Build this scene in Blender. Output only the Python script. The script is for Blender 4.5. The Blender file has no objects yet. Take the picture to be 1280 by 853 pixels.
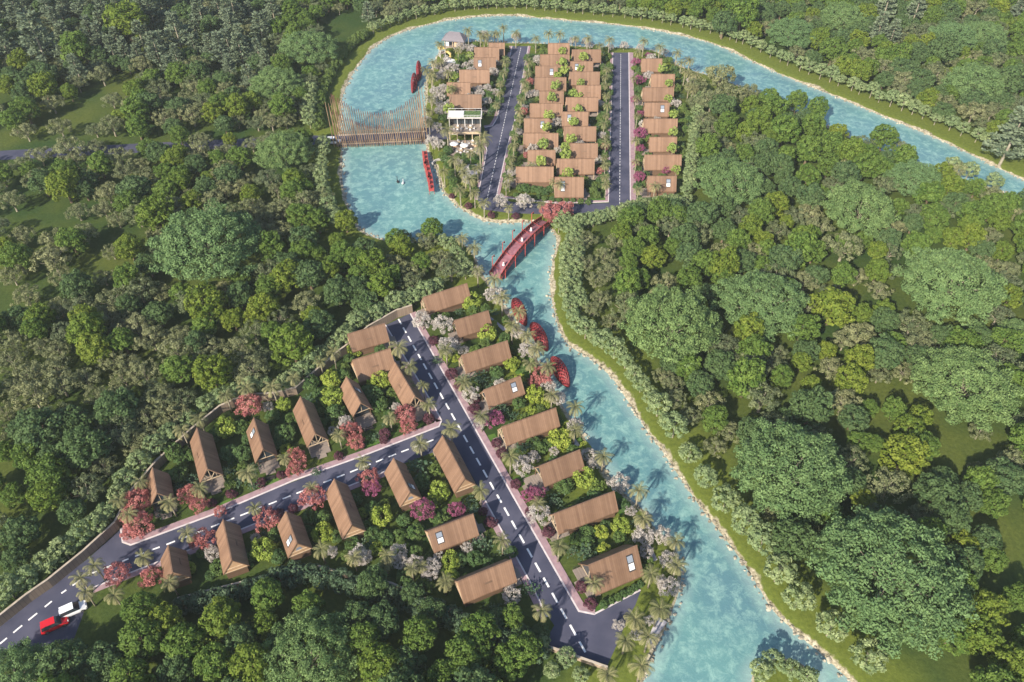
import bpy, math, random
import numpy as np
from mathutils import Vector
R = math.radians
rnd = random.Random(7)
SC = bpy.context.scene
COL = SC.collection

# ------------------------------------------------------------------ camera, sky, sun, exposure
F, PITCH, CAMH = 1000.0, 44.5, 150.0
cam_d = bpy.data.cameras.new('camera'); cam = bpy.data.objects.new('camera', cam_d); COL.objects.link(cam)
cam.location = (0, 0, CAMH); cam.rotation_euler = (R(90 - PITCH), 0, 0)
cam_d.sensor_width = 36; cam_d.lens = 36 * F / 1280; cam_d.clip_end = 5000; cam_d.clip_start = 1
SC.camera = cam
SUN_AZ, SUN_EL = (-math.cos(R(56)), -math.sin(R(56))), 33
world = bpy.data.worlds.new('World'); SC.world = world; world.use_nodes = True
wn = world.node_tree.nodes; wl = world.node_tree.links
bg = wn['Background']; sky = wn.new('ShaderNodeTexSky'); sky.sky_type = 'NISHITA'; sky.sun_disc = False
sky.sun_elevation = R(SUN_EL); sky.sun_rotation = math.atan2(SUN_AZ[0], SUN_AZ[1]) % (2 * math.pi)
wl.new(sky.outputs[0], bg.inputs[0]); bg.inputs[1].default_value = 0.112
sun_d = bpy.data.lights.new('sun', 'SUN'); sun_d.energy = 5.0; sun_d.angle = R(1.1); sun_d.color = (1, 0.89, 0.73)
sun = bpy.data.objects.new('sun', sun_d); COL.objects.link(sun)
sun.rotation_euler = Vector((-SUN_AZ[0] * math.cos(R(SUN_EL)), -SUN_AZ[1] * math.cos(R(SUN_EL)), -math.sin(R(SUN_EL)))).to_track_quat('-Z', 'Y').to_euler()
SC.view_settings.view_transform = 'Standard'; SC.view_settings.look = 'None'; SC.view_settings.gamma = 1
SC.view_settings.use_curve_mapping = False; SC.view_settings.exposure = 0.92
HAZE = 0.0001

# ------------------------------------------------------------------ plan helper: survey point -> ground coordinates
_c, _s = math.cos(R(PITCH)), math.sin(R(PITCH))
def at(px, py, z=0.0):
    x = (px - 640) / F; y = -(py - 426.5) / F
    k = (CAMH - z) / (_s - y * _c)
    return (x * k, (_c + y * _s) * k)
def pix(x, y, z=0.0):
    yy, zz = y, z - CAMH
    d = yy * _c - zz * _s; u = yy * _s + zz * _c
    return 640 + F * x / d, 426.5 - F * u / d
def mpp(px, py, z=0.0):
    a = at(px, py, z); b = at(px + 10, py, z); return (b[0] - a[0]) / 10
def nums(s):
    return [tuple(float(v) for v in t.split(',')) for t in s.split()]

# ------------------------------------------------------------------ materials
def mat(name, col, rough=0.7, spec=0.3, metallic=0.0):
    m = bpy.data.materials.new(name); m.use_nodes = True
    b = m.node_tree.nodes['Principled BSDF']
    b.inputs['Base Color'].default_value = (*col, 1); b.inputs['Roughness'].default_value = rough
    b.inputs['Specular IOR Level'].default_value = spec; b.inputs['Metallic'].default_value = metallic
    return m
def nodes(m):
    return m.node_tree.nodes, m.node_tree.links, m.node_tree.nodes['Principled BSDF']
def noisy(name, c1, c2, scale, rough=0.8, spec=0.2, detail=4, bump=0.0, lo=0.35, hi=0.65, coord='Object'):
    m = mat(name, c1, rough, spec); n, l, b = nodes(m)
    tc = n.new('ShaderNodeTexCoord'); nz = n.new('ShaderNodeTexNoise'); nz.inputs['Scale'].default_value = scale; nz.inputs['Detail'].default_value = detail
    rp = n.new('ShaderNodeValToRGB'); rp.color_ramp.elements[0].position = lo; rp.color_ramp.elements[1].position = hi
    rp.color_ramp.elements[0].color = (*c1, 1); rp.color_ramp.elements[1].color = (*c2, 1)
    l.new(tc.outputs[coord], nz.inputs['Vector']); l.new(nz.outputs['Fac'], rp.inputs[0]); l.new(rp.outputs[0], b.inputs['Base Color'])
    if bump:
        bp = n.new('ShaderNodeBump'); bp.inputs['Strength'].default_value = bump; l.new(nz.outputs['Fac'], bp.inputs['Height']); l.new(bp.outputs[0], b.inputs['Normal'])
    return m
def leaf_mat(name, ca, cb, cc, trans=0.3, rough=0.55):
    """leaf colour runs ca -> cb by the leaf's own tint, drifting to cc from tree to tree"""
    m = bpy.data.materials.new(name); m.use_nodes = True; n, l, b = nodes(m)
    at_ = n.new('ShaderNodeAttribute'); at_.attribute_name = 'tint'
    oi = n.new('ShaderNodeObjectInfo')
    m1 = n.new('ShaderNodeMix'); m1.data_type = 'RGBA'; m1.inputs[6].default_value = (*ca, 1); m1.inputs[7].default_value = (*cb, 1)
    l.new(at_.outputs['Fac'], m1.inputs[0])
    m2 = n.new('ShaderNodeMix'); m2.data_type = 'RGBA'; m2.inputs[7].default_value = (*cc, 1); l.new(m1.outputs[2], m2.inputs[6])
    mu = n.new('ShaderNodeMath'); mu.operation = 'MULTIPLY'; mu.inputs[1].default_value = 0.6; l.new(oi.outputs['Random'], mu.inputs[0]); l.new(mu.outputs[0], m2.inputs[0])
    b.inputs['Roughness'].default_value = rough; b.inputs['Specular IOR Level'].default_value = 0.08
    l.new(m2.outputs[2], b.inputs['Base Color'])
    tr = n.new('ShaderNodeBsdfTranslucent'); l.new(m2.outputs[2], tr.inputs['Color'])
    mx = n.new('ShaderNodeMixShader'); mx.inputs[0].default_value = trans
    l.new(b.outputs[0], mx.inputs[1]); l.new(tr.outputs[0], mx.inputs[2]); l.new(mx.outputs[0], n['Material Output'].inputs['Surface'])
    return m

LM = {
 'green':  leaf_mat('leaves_green', (0.058, 0.118, 0.024), (0.152, 0.228, 0.048), (0.095, 0.150, 0.034)),
 'golden': leaf_mat('leaves_golden', (0.095, 0.145, 0.020), (0.220, 0.262, 0.042), (0.085, 0.155, 0.032)),
 'blue':   leaf_mat('leaves_blue', (0.050, 0.098, 0.040), (0.125, 0.186, 0.076), (0.085, 0.138, 0.048)),
 'olive':  leaf_mat('leaves_olive', (0.100, 0.118, 0.050), (0.310, 0.320, 0.165), (0.130, 0.165, 0.085), 0.3),
 'cork':   leaf_mat('leaves_cork', (0.075, 0.108, 0.048), (0.210, 0.240, 0.120), (0.110, 0.145, 0.085), 0.3),
 'giant':  leaf_mat('leaves_rain_tree', (0.085, 0.150, 0.050), (0.225, 0.320, 0.120), (0.110, 0.200, 0.090)),
 'limetree': leaf_mat('leaves_lime_tree', (0.200, 0.290, 0.055), (0.440, 0.500, 0.150), (0.220, 0.310, 0.090)),
 'teal':   leaf_mat('leaves_teal', (0.050, 0.095, 0.052), (0.135, 0.195, 0.115), (0.080, 0.130, 0.070)),
 'bank':   leaf_mat('leaves_bank', (0.120, 0.175, 0.070), (0.320, 0.380, 0.185), (0.160, 0.235, 0.110)),
 'palm':   leaf_mat('leaves_palm', (0.080, 0.105, 0.040), (0.340, 0.310, 0.160), (0.130, 0.145, 0.065), 0.25),
 'lime':   leaf_mat('leaves_lime', (0.170, 0.245, 0.032), (0.380, 0.430, 0.085), (0.200, 0.290, 0.060)),
 'garden': leaf_mat('leaves_garden', (0.065, 0.125, 0.034), (0.150, 0.220, 0.066), (0.075, 0.145, 0.065)),
 'leafy':  leaf_mat('leaves_leafy', (0.080, 0.140, 0.030), (0.200, 0.270, 0.070), (0.110, 0.160, 0.060)),
 'broad':  leaf_mat('leaves_broad', (0.040, 0.085, 0.045), (0.150, 0.205, 0.120), (0.055, 0.110, 0.060)),
 'white':  leaf_mat('blossom_white', (0.340, 0.310, 0.280), (0.680, 0.640, 0.590), (0.440, 0.410, 0.400), 0.35),
 'pink':   leaf_mat('leaves_pink', (0.330, 0.105, 0.100), (0.560, 0.250, 0.225), (0.380, 0.150, 0.160), 0.35),
 'magenta':leaf_mat('blossom_magenta', (0.220, 0.055, 0.125), (0.430, 0.150, 0.270), (0.280, 0.100, 0.150), 0.35),
 'maroon': leaf_mat('leaves_maroon', (0.075, 0.030, 0.045), (0.180, 0.080, 0.105), (0.120, 0.045, 0.070)),
 'pine':   leaf_mat('needles_pine', (0.070, 0.110, 0.065), (0.260, 0.310, 0.195), (0.120, 0.160, 0.115), 0.2),
}
BARK = noisy('bark_grey', (0.18, 0.16, 0.12), (0.32, 0.29, 0.225), 3.0)
BARKD = noisy('bark_brown', (0.10, 0.075, 0.05), (0.19, 0.145, 0.10), 3.0)

def plank_mat(name, c1, c2, width, axis='X', rough=0.6, line=0.07, dark=0.55):
    m = mat(name, c1, rough, 0.25); n, l, b = nodes(m)
    tc = n.new('ShaderNodeTexCoord'); sp = n.new('ShaderNodeSeparateXYZ'); l.new(tc.outputs['Object'], sp.inputs[0])
    dv = n.new('ShaderNodeMath'); dv.operation = 'DIVIDE'; dv.inputs[1].default_value = width; l.new(sp.outputs[axis], dv.inputs[0])
    fl = n.new('ShaderNodeMath'); fl.operation = 'FLOOR'; l.new(dv.outputs[0], fl.inputs[0])
    wnz = n.new('ShaderNodeTexWhiteNoise'); wnz.noise_dimensions = '1D'; l.new(fl.outputs[0], wnz.inputs['W'])
    nz = n.new('ShaderNodeTexNoise'); nz.inputs['Scale'].default_value = 0.9; nz.inputs['Detail'].default_value = 5; l.new(tc.outputs['Object'], nz.inputs['Vector'])
    ad = n.new('ShaderNodeMath'); ad.operation = 'ADD'; l.new(wnz.outputs['Value'], ad.inputs[0]); l.new(nz.outputs['Fac'], ad.inputs[1])
    hf = n.new('ShaderNodeMath'); hf.operation = 'MULTIPLY'; hf.inputs[1].default_value = 0.5; l.new(ad.outputs[0], hf.inputs[0])
    oi = n.new('ShaderNodeObjectInfo'); hv = n.new('ShaderNodeHueSaturation'); 
    mx = n.new('ShaderNodeMix'); mx.data_type = 'RGBA'; mx.inputs[6].default_value = (*c1, 1); mx.inputs[7].default_value = (*c2, 1); l.new(hf.outputs[0], mx.inputs[0])
    mr = n.new('ShaderNodeMapRange'); mr.inputs[3].default_value = 0.88; mr.inputs[4].default_value = 1.1; l.new(oi.outputs['Random'], mr.inputs[0]); l.new(mr.outputs[0], hv.inputs['Value'])
    l.new(mx.outputs[2], hv.inputs['Color'])
    fr = n.new('ShaderNodeMath'); fr.operation = 'FRACT'; l.new(dv.outputs[0], fr.inputs[0])
    lt = n.new('ShaderNodeMath'); lt.operation = 'LESS_THAN'; lt.inputs[1].default_value = line; l.new(fr.outputs[0], lt.inputs[0])
    m2 = n.new('ShaderNodeMix'); m2.data_type = 'RGBA'; m2.blend_type = 'MULTIPLY'; m2.inputs[7].default_value = (dark, dark, dark, 1)
    l.new(lt.outputs[0], m2.inputs[0]); l.new(hv.outputs[0], m2.inputs[6]); l.new(m2.outputs[2], b.inputs['Base Color'])
    return m
M = {
 'roof': plank_mat('roof_shingle', (0.128, 0.074, 0.047), (0.240, 0.148, 0.097), 0.46),
 'clad': plank_mat('gable_boards', (0.33, 0.21, 0.125), (0.42, 0.28, 0.17), 0.25, 'Z'),
 'wall': plank_mat('dark_timber', (0.115, 0.072, 0.048), (0.165, 0.105, 0.07), 0.3, 'Z'),
 'beam': noisy('pale_timber', (0.36, 0.28, 0.19), (0.48, 0.385, 0.27), 2.5),
 'deck': plank_mat('deck_boards', (0.20, 0.165, 0.145), (0.29, 0.245, 0.215), 0.3, 'X'),
 'glass': mat('window_glass', (0.03, 0.04, 0.05), 0.06, 0.6),
 'pane': mat('skylight_glass', (0.20, 0.23, 0.28), 0.08, 0.7),
 'lit_pane': mat('pale_lit_pane', (0.62, 0.62, 0.64), 0.5),  # lit look of the lower skylight pane, painted as a pale colour
 'frame': mat('dark_frame', (0.035, 0.032, 0.034), 0.5),
 'asphalt': noisy('asphalt', (0.044, 0.048, 0.080), (0.074, 0.076, 0.114), 0.16, 0.85, 0.2, 9),
 'mark': noisy('road_paint', (0.66, 0.66, 0.66), (0.80, 0.80, 0.80), 1.2, 0.6),
 'paver': noisy('mauve_paver', (0.25, 0.175, 0.20), (0.33, 0.225, 0.245), 0.9, 0.85, 0.15, 6),
 'kerb': noisy('pale_kerb', (0.46, 0.42, 0.44), (0.58, 0.53, 0.54), 0.8, 0.8),
 'fence': plank_mat('wall_boards', (0.215, 0.165, 0.125), (0.29, 0.228, 0.175), 0.5, 'X', 0.8, 0.1, 0.7),
 'coping': noisy('pale_coping', (0.32, 0.275, 0.225), (0.42, 0.365, 0.30), 0.9, 0.8),
 'path': noisy('grey_path', (0.30, 0.29, 0.32), (0.42, 0.40, 0.42), 0.7, 0.85),
 'red': noisy('red_paint', (0.32, 0.050, 0.045), (0.42, 0.080, 0.07), 1.6, 0.5, 0.35),
 'crimson': noisy('crimson_weave', (0.19, 0.020, 0.028), (0.27, 0.040, 0.042), 1.5, 0.55, 0.3),
 'podrib': mat('pod_rib_red', (0.19, 0.024, 0.030), 0.55),
 'dkred': mat('dark_red_paint', (0.055, 0.012, 0.016), 0.6),
 'mauve': noisy('mauve_deck', (0.20, 0.085, 0.105), (0.30, 0.14, 0.17), 0.8, 0.7),
 'pole': noisy('bamboo_pole', (0.13, 0.080, 0.050), (0.31, 0.215, 0.135), 0.25, 0.65, 0.25, 3),
 'poletip': mat('dark_pole_tip', (0.13, 0.055, 0.045), 0.7),
 'rope': mat('rope', (0.16, 0.11, 0.07), 0.9),
 'stone': noisy('bank_stone', (0.16, 0.145, 0.115), (0.42, 0.38, 0.30), 0.7, 0.9),
 'white': mat('white_paint', (0.60, 0.60, 0.61), 0.45),
 'concrete': noisy('pale_concrete', (0.34, 0.325, 0.31), (0.46, 0.44, 0.42), 0.8, 0.8),
 'slate': plank_mat('slate_roof', (0.13, 0.12, 0.14), (0.19, 0.175, 0.195), 0.4, 'Y'),
 'tan': noisy('tan_render', (0.46, 0.32, 0.22), (0.55, 0.39, 0.27), 0.8),
 'yellow': mat('yellow_plastic', (0.50, 0.38, 0.13), 0.4),
 'carred': mat('red_car_paint', (0.50, 0.012, 0.02), 0.25, 0.6),
 'carwhite': mat('white_car_paint', (0.72, 0.74, 0.78), 0.25, 0.6),
 'tyre': mat('tyre_rubber', (0.02, 0.02, 0.02), 0.9),
 'metal': mat('wheel_metal', (0.4, 0.4, 0.42), 0.35, 0.5, 0.9),
 'lamp': mat('lamp_lens', (0.8, 0.8, 0.75), 0.2),
 'skin': mat('skin', (0.45, 0.27, 0.19), 0.6),
 'cloth': mat('white_cloth', (0.75, 0.72, 0.74), 0.85),
 'hair': mat('dark_hair', (0.03, 0.022, 0.018), 0.6),
 'black': mat('black_feather', (0.018, 0.018, 0.02), 0.6),
 'turf': noisy('roof_turf', (0.03, 0.065, 0.02), (0.12, 0.17, 0.06), 1.6),
 'lawn': noisy('garden_lawn', (0.045, 0.105, 0.020), (0.085, 0.155, 0.030), 0.35, 0.9, 0.1, 6),
}

# ------------------------------------------------------------------ mesh helpers
class MB:
    def __init__(s): s.v = []; s.f = []; s.m = []
    def add(s, vs, fs, mi=0):
        o = len(s.v); s.v += [tuple(v) for v in vs]; s.f += [tuple(i + o for i in f) for f in fs]; s.m += [mi] * len(fs)
    def box(s, x0, x1, y0, y1, z0, z1, mi=0):
        s.add([(x0,y0,z0),(x1,y0,z0),(x1,y1,z0),(x0,y1,z0),(x0,y0,z1),(x1,y0,z1),(x1,y1,z1),(x0,y1,z1)],
              [(0,3,2,1),(4,5,6,7),(0,1,5,4),(1,2,6,5),(2,3,7,6),(3,0,4,7)], mi)
    def bar(s, a, b, w, h=None, mi=0):
        a = Vector(a); b = Vector(b); d = (b - a).normalized(); h = h or w
        u = d.cross(Vector((0, 0, 1)));  u = Vector((1, 0, 0)) if u.length < 1e-4 else u.normalized()
        v = u.cross(d)
        vs = [p + u * (i * w / 2) + v * (j * h / 2) for p in (a, b) for i, j in ((-1,-1),(1,-1),(1,1),(-1,1))]
        s.add(vs, [(0,1,2,3),(7,6,5,4),(0,4,5,1),(1,5,6,2),(2,6,7,3),(3,7,4,0)], mi)
    def tube(s, pts, rad, n=6, mi=0):
        pts = [Vector(p) for p in pts]; rings = []
        for i, p in enumerate(pts):
            d = (pts[min(i+1, len(pts)-1)] - pts[max(i-1, 0)]).normalized()
            u = d.cross(Vector((0.13, 0.97, 0.2))).normalized(); v = d.cross(u)
            r = rad[i] if isinstance(rad, (list, tuple)) else rad
            rings.append([p + (u * math.cos(2*math.pi*k/n) + v * math.sin(2*math.pi*k/n)) * r for k in range(n)])
        vs = [q for rg in rings for q in rg]
        fs = [(i*n+k, i*n+(k+1)%n, (i+1)*n+(k+1)%n, (i+1)*n+k) for i in range(len(pts)-1) for k in range(n)]
        fs += [tuple(range(n))[::-1], tuple((len(pts)-1)*n + k for k in range(n))]
        s.add(vs, fs, mi)
    def lathe(s, prof, n=10, c=(0, 0), mi=0):
        vs = [(c[0] + r*math.cos(2*math.pi*k/n), c[1] + r*math.sin(2*math.pi*k/n), z) for r, z in prof for k in range(n)]
        fs = [(i*n+k, i*n+(k+1)%n, (i+1)*n+(k+1)%n, (i+1)*n+k) for i in range(len(prof)-1) for k in range(n)]
        s.add(vs, fs, mi)
    def prism(s, poly, z0, z1, mi=0):
        if sum(a[0]*b[1]-b[0]*a[1] for a, b in zip(poly, poly[1:]+poly[:1])) < 0: poly = poly[::-1]
        n = len(poly)
        s.add([(x, y, z0) for x, y in poly] + [(x, y, z1) for x, y in poly],
              [tuple(range(n))[::-1], tuple(range(n, 2*n))] + [(i, (i+1)%n, n+(i+1)%n, n+i) for i in range(n)], mi)
    def sheet(s, poly, z, mi=0):
        if sum(a[0]*b[1]-b[0]*a[1] for a, b in zip(poly, poly[1:]+poly[:1])) < 0: poly = poly[::-1]
        s.add([(x, y, z) for x, y in poly], [tuple(range(len(poly)))], mi)
    def mesh(s, name, mats, smooth=False):
        me = bpy.data.meshes.new(name); me.from_pydata(s.v, [], s.f)
        for m in (mats if isinstance(mats, (list, tuple)) else [mats]): me.materials.append(m)
        me.polygons.foreach_set('material_index', s.m)
        if smooth: me.polygons.foreach_set('use_smooth', [True] * len(me.polygons))
        return me
    def build(s, name, mats, parent=None, smooth=False):
        return link(name, s.mesh(name, mats, smooth), parent)
def link(name, data, parent=None):
    o = bpy.data.objects.new(name, data); COL.objects.link(o)
    if parent is not None: o.parent = parent
    return o
def tag(o, label=None, cat=None, group=None, kind=None):
    if label: o['label'] = label
    if cat: o['category'] = cat
    if group: o['group'] = group
    if kind: o['kind'] = kind
    return o
def empty(name, loc, rz=0.0):
    o = bpy.data.objects.new(name, None); COL.objects.link(o); o.location = loc; o.rotation_euler = (0, 0, rz); o.empty_display_size = 0.5
    return o
ORD = ('first second third fourth fifth sixth seventh eighth ninth tenth eleventh twelfth thirteenth fourteenth fifteenth sixteenth seventeenth eighteenth nineteenth twentieth').split()
def ordw(i):
    if i < 20: return ORD[i]
    t = ['twenty', 'thirty', 'forty', 'fifty', 'sixty', 'seventy', 'eighty', 'ninety'][(i + 1) // 10 - 2]
    return t + '-' + ORD[(i + 1) % 10 - 1] if (i + 1) % 10 else t.replace('ty', 'tieth')

# ------------------------------------------------------------------ shoreline and ground
def inpoly(P, poly):
    x, y = P[..., 0], P[..., 1]; ins = np.zeros(x.shape, bool)
    for (x0, y0), (x1, y1) in zip(poly, poly[1:] + poly[:1]):
        if y0 != y1:
            c = ((y0 > y) != (y1 > y)) & (x < (x1 - x0) * (y - y0) / (y1 - y0) + x0); ins ^= c
    return ins
def segdist(P, line, closed=True):
    d = np.full(P.shape[:-1], 1e9)
    for a, b in zip(line, (line[1:] + line[:1]) if closed else line[1:]):
        a = np.array(a); b = np.array(b); ab = b - a; L = (ab ** 2).sum()
        t = np.clip(((P - a) @ ab) / max(L, 1e-9), 0, 1)[..., None]
        d = np.minimum(d, np.sqrt(((P - a - t * ab) ** 2).sum(-1)))
    return d
def chaikin(p, n=2, closed=True):
    for _ in range(n):
        q = []
        for a, b in zip(p, (p[1:] + p[:1]) if closed else p[1:]):
            q += [(a[0]*.75+b[0]*.25, a[1]*.75+b[1]*.25), (a[0]*.25+b[0]*.75, a[1]*.25+b[1]*.75)]
        p = q if closed else [p[0]] + q + [p[-1]]
    return p
def W(s, z=-0.6): return [at(x, y, z) for x, y in nums(s)]
# village side, bottom to top, then round the wooded point, the lake and the outer bank
SH_VILLAGE = "700,1010 770,910 806,853 815,820 828,796 838,770 849,742 853,716 848,690 836,673 818,662 806,637 791,627 770,606 760,590 745,566 733,550 719,530 706,512 696,492 684,470 672,450 660,432 649,410 633,385 616,362 606,347"
SH_POINT = "600,334 592,318 580,304 562,297 540,300 510,303 482,301 460,294"
SH_WEST = "447,281 439,266 431,246 427.5,225 428.5,205 427,182 426,160 426.5,140 427.5,121 437.5,97.5 460,65 480,50 510,37.5 540,30 570,24 600,21 640,19.3"
SH_NORTH = "685,24 760,30 810,36 847,44 880,51 911,62.5 958,86 1011,108 1055,125 1099,144 1146,162.5 1192,183 1227,200 1280,226 1350,258 1450,300"
SH_INNER = "1440,330 1340,283 1290,257 1261,242 1211,228 1160,211 1120,195 1070,176 1036,160 1000,142 955,121 917,105 890,95 866,89 850,84 838,74 820,64 795,60 760,60 720,58 685,55 660,54 640,54 615,52 590,52 570,55 556,61 546,70 541,82 534,97 531,115 532,135 531,160 531,179 536,192 543,207 548,225 554.5,241 567,255 582,265 599,275 620,279.5 651,278.5 668,277"
SH_RIGHT = "680,282 690,287 695,296 695.5,306 691,325 688,344 687,362 690,378 696,405 705,427 720,439 737,447 752,460 767,475 780,495 797,520 810,542 822,556 850,598 880,641 911,679 942,723 964,763 986,783 1005,800 1040,830 1075,864 1180,975"
SHORE = chaikin(W(' '.join((SH_VILLAGE, SH_POINT, SH_WEST, SH_NORTH, SH_INNER, SH_RIGHT))), 2)
SHA = np.array(SHORE)
def sdist(P):
    """signed distance to the shoreline, positive over water"""
    P = np.asarray(P, float); d = segdist(P, SHORE); d = np.where(inpoly(P, SHORE), d, -d); ix, iy = at(984, 858, 0)
    return np.minimum(d, np.hypot(P[..., 0]-ix, (P[..., 1]-iy)*1.15) - 6.5)   # and a small islet
def gz(d): # ground height against shore distance
    return np.interp(d, [-2.2, -1.2, 0.0, 0.5, 3.0, 6.0], [0.0, -0.12, -0.62, -0.85, -1.6, -2.2])
def build_ground():
    xs = np.concatenate([np.linspace(-1500, -300, 14), np.arange(-290, 291, 1.3), np.linspace(300, 1500, 14)])
    ys = np.concatenate([np.linspace(-700, 20, 12), np.arange(30, 425, 1.3), np.linspace(435, 2500, 20)])
    X, Y = np.meshgrid(xs, ys); P = np.stack([X, Y], -1); D = sdist(P); Z = gz(D)
    nx, ny = len(xs), len(ys)
    vs = np.stack([X, Y, Z], -1).reshape(-1, 3)
    i = np.arange(nx * ny).reshape(ny, nx)
    fs = np.stack([i[:-1, :-1], i[:-1, 1:], i[1:, 1:], i[1:, :-1]], -1).reshape(-1, 4)
    me = bpy.data.meshes.new('ground'); me.from_pydata(vs.tolist(), [], fs.tolist())
    me.polygons.foreach_set('use_smooth', [True] * len(fs))
    m = mat('ground_cover', (0.06, 0.1, 0.02), 0.95, 0.1); n, l, b = nodes(m)
    g = n.new('ShaderNodeNewGeometry'); sp = n.new('ShaderNodeSeparateXYZ'); l.new(g.outputs['Position'], sp.inputs[0])
    def nz(sc, det, rough=0.55):
        t = n.new('ShaderNodeTexNoise'); t.inputs['Scale'].default_value = sc; t.inputs['Detail'].default_value = det; t.inputs['Roughness'].default_value = rough
        l.new(g.outputs['Position'], t.inputs['Vector']); return t
    def ramp(src, els):
        r = n.new('ShaderNodeValToRGB'); e = r.color_ramp.elements
        e[0].position, e[0].color = els[0][0], (*els[0][1], 1); e[1].position, e[1].color = els[-1][0], (*els[-1][1], 1)
        for p, c in els[1:-1]: k = e.new(p); k.color = (*c, 1)
        l.new(src, r.inputs[0]); return r
    a = nz(0.035, 3); bq = nz(1.1, 8, 0.7)
    ra = ramp(a.outputs['Fac'], [(0.38, (0.030, 0.060, 0.017)), (0.62, (0.074, 0.096, 0.022))])
    rb = ramp(bq.outputs['Fac'], [(0.3, (0.62, 0.66, 0.6)), (0.7, (1.25, 1.2, 1.15))])
    mu = n.new('ShaderNodeMix'); mu.data_type = 'RGBA'; mu.blend_type = 'MULTIPLY'; mu.inputs[0].default_value = 1
    sh = n.new('ShaderNodeAttribute'); sh.attribute_name = 'shore'   # lighter yellow-green bank lawn near the water
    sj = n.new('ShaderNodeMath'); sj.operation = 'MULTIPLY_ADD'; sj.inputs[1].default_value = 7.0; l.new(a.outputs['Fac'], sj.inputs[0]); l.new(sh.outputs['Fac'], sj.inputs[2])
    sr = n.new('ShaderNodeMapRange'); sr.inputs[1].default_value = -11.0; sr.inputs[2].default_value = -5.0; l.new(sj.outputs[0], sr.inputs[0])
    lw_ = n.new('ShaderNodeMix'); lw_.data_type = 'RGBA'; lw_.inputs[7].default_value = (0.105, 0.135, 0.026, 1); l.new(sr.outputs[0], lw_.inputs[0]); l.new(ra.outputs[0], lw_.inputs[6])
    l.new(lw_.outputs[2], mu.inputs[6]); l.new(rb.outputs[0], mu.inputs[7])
    # bank: stones and sand below the turf line
    st = nz(0.9, 6, 0.75); pt = nz(0.05, 2)
    rs = ramp(st.outputs['Fac'], [(0.36, (0.06, 0.055, 0.035)), (0.47, (0.26, 0.23, 0.16)), (0.66, (0.52, 0.47, 0.36))])
    ad = n.new('ShaderNodeMath'); ad.operation = 'MULTIPLY_ADD'; ad.inputs[1].default_value = 0.30; l.new(bq.outputs['Fac'], ad.inputs[0])
    lw = nz(0.07, 3); z2 = n.new('ShaderNodeMath'); z2.operation = 'MULTIPLY_ADD'; z2.inputs[1].default_value = 1.5; l.new(lw.outputs['Fac'], z2.inputs[0]); l.new(sp.outputs['Z'], z2.inputs[2])
    z3 = n.new('ShaderNodeMath'); z3.operation = 'SUBTRACT'; z3.inputs[1].default_value = 0.62; l.new(z2.outputs[0], z3.inputs[0]); zf = n.new('ShaderNodeMapRange'); zf.inputs[1].default_value = -2.2; zf.inputs[2].default_value = -3.6; l.new(sh.outputs['Fac'], zf.inputs[0]); z4 = n.new('ShaderNodeMath'); z4.operation = 'ADD'; l.new(zf.outputs[0], z4.inputs[0]); l.new(z3.outputs[0], z4.inputs[1]); l.new(z4.outputs[0], ad.inputs[2])
    mr = n.new('ShaderNodeMapRange'); mr.inputs[1].default_value = 0.06; mr.inputs[2].default_value = -0.06; l.new(ad.outputs[0], mr.inputs[0])
    fx = n.new('ShaderNodeMix'); fx.data_type = 'RGBA'; l.new(mr.outputs[0], fx.inputs[0]); l.new(mu.outputs[2], fx.inputs[6]); l.new(rs.outputs[0], fx.inputs[7])
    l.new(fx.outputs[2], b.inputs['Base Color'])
    bp = n.new('ShaderNodeBump'); bp.inputs['Strength'].default_value = 0.5; bp.inputs['Distance'].default_value = 0.3; l.new(bq.outputs['Fac'], bp.inputs['Height']); l.new(bp.outputs[0], b.inputs['Normal'])
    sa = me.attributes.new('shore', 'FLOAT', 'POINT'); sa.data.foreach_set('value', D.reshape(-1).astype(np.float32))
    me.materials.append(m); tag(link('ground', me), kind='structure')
build_ground()

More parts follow.
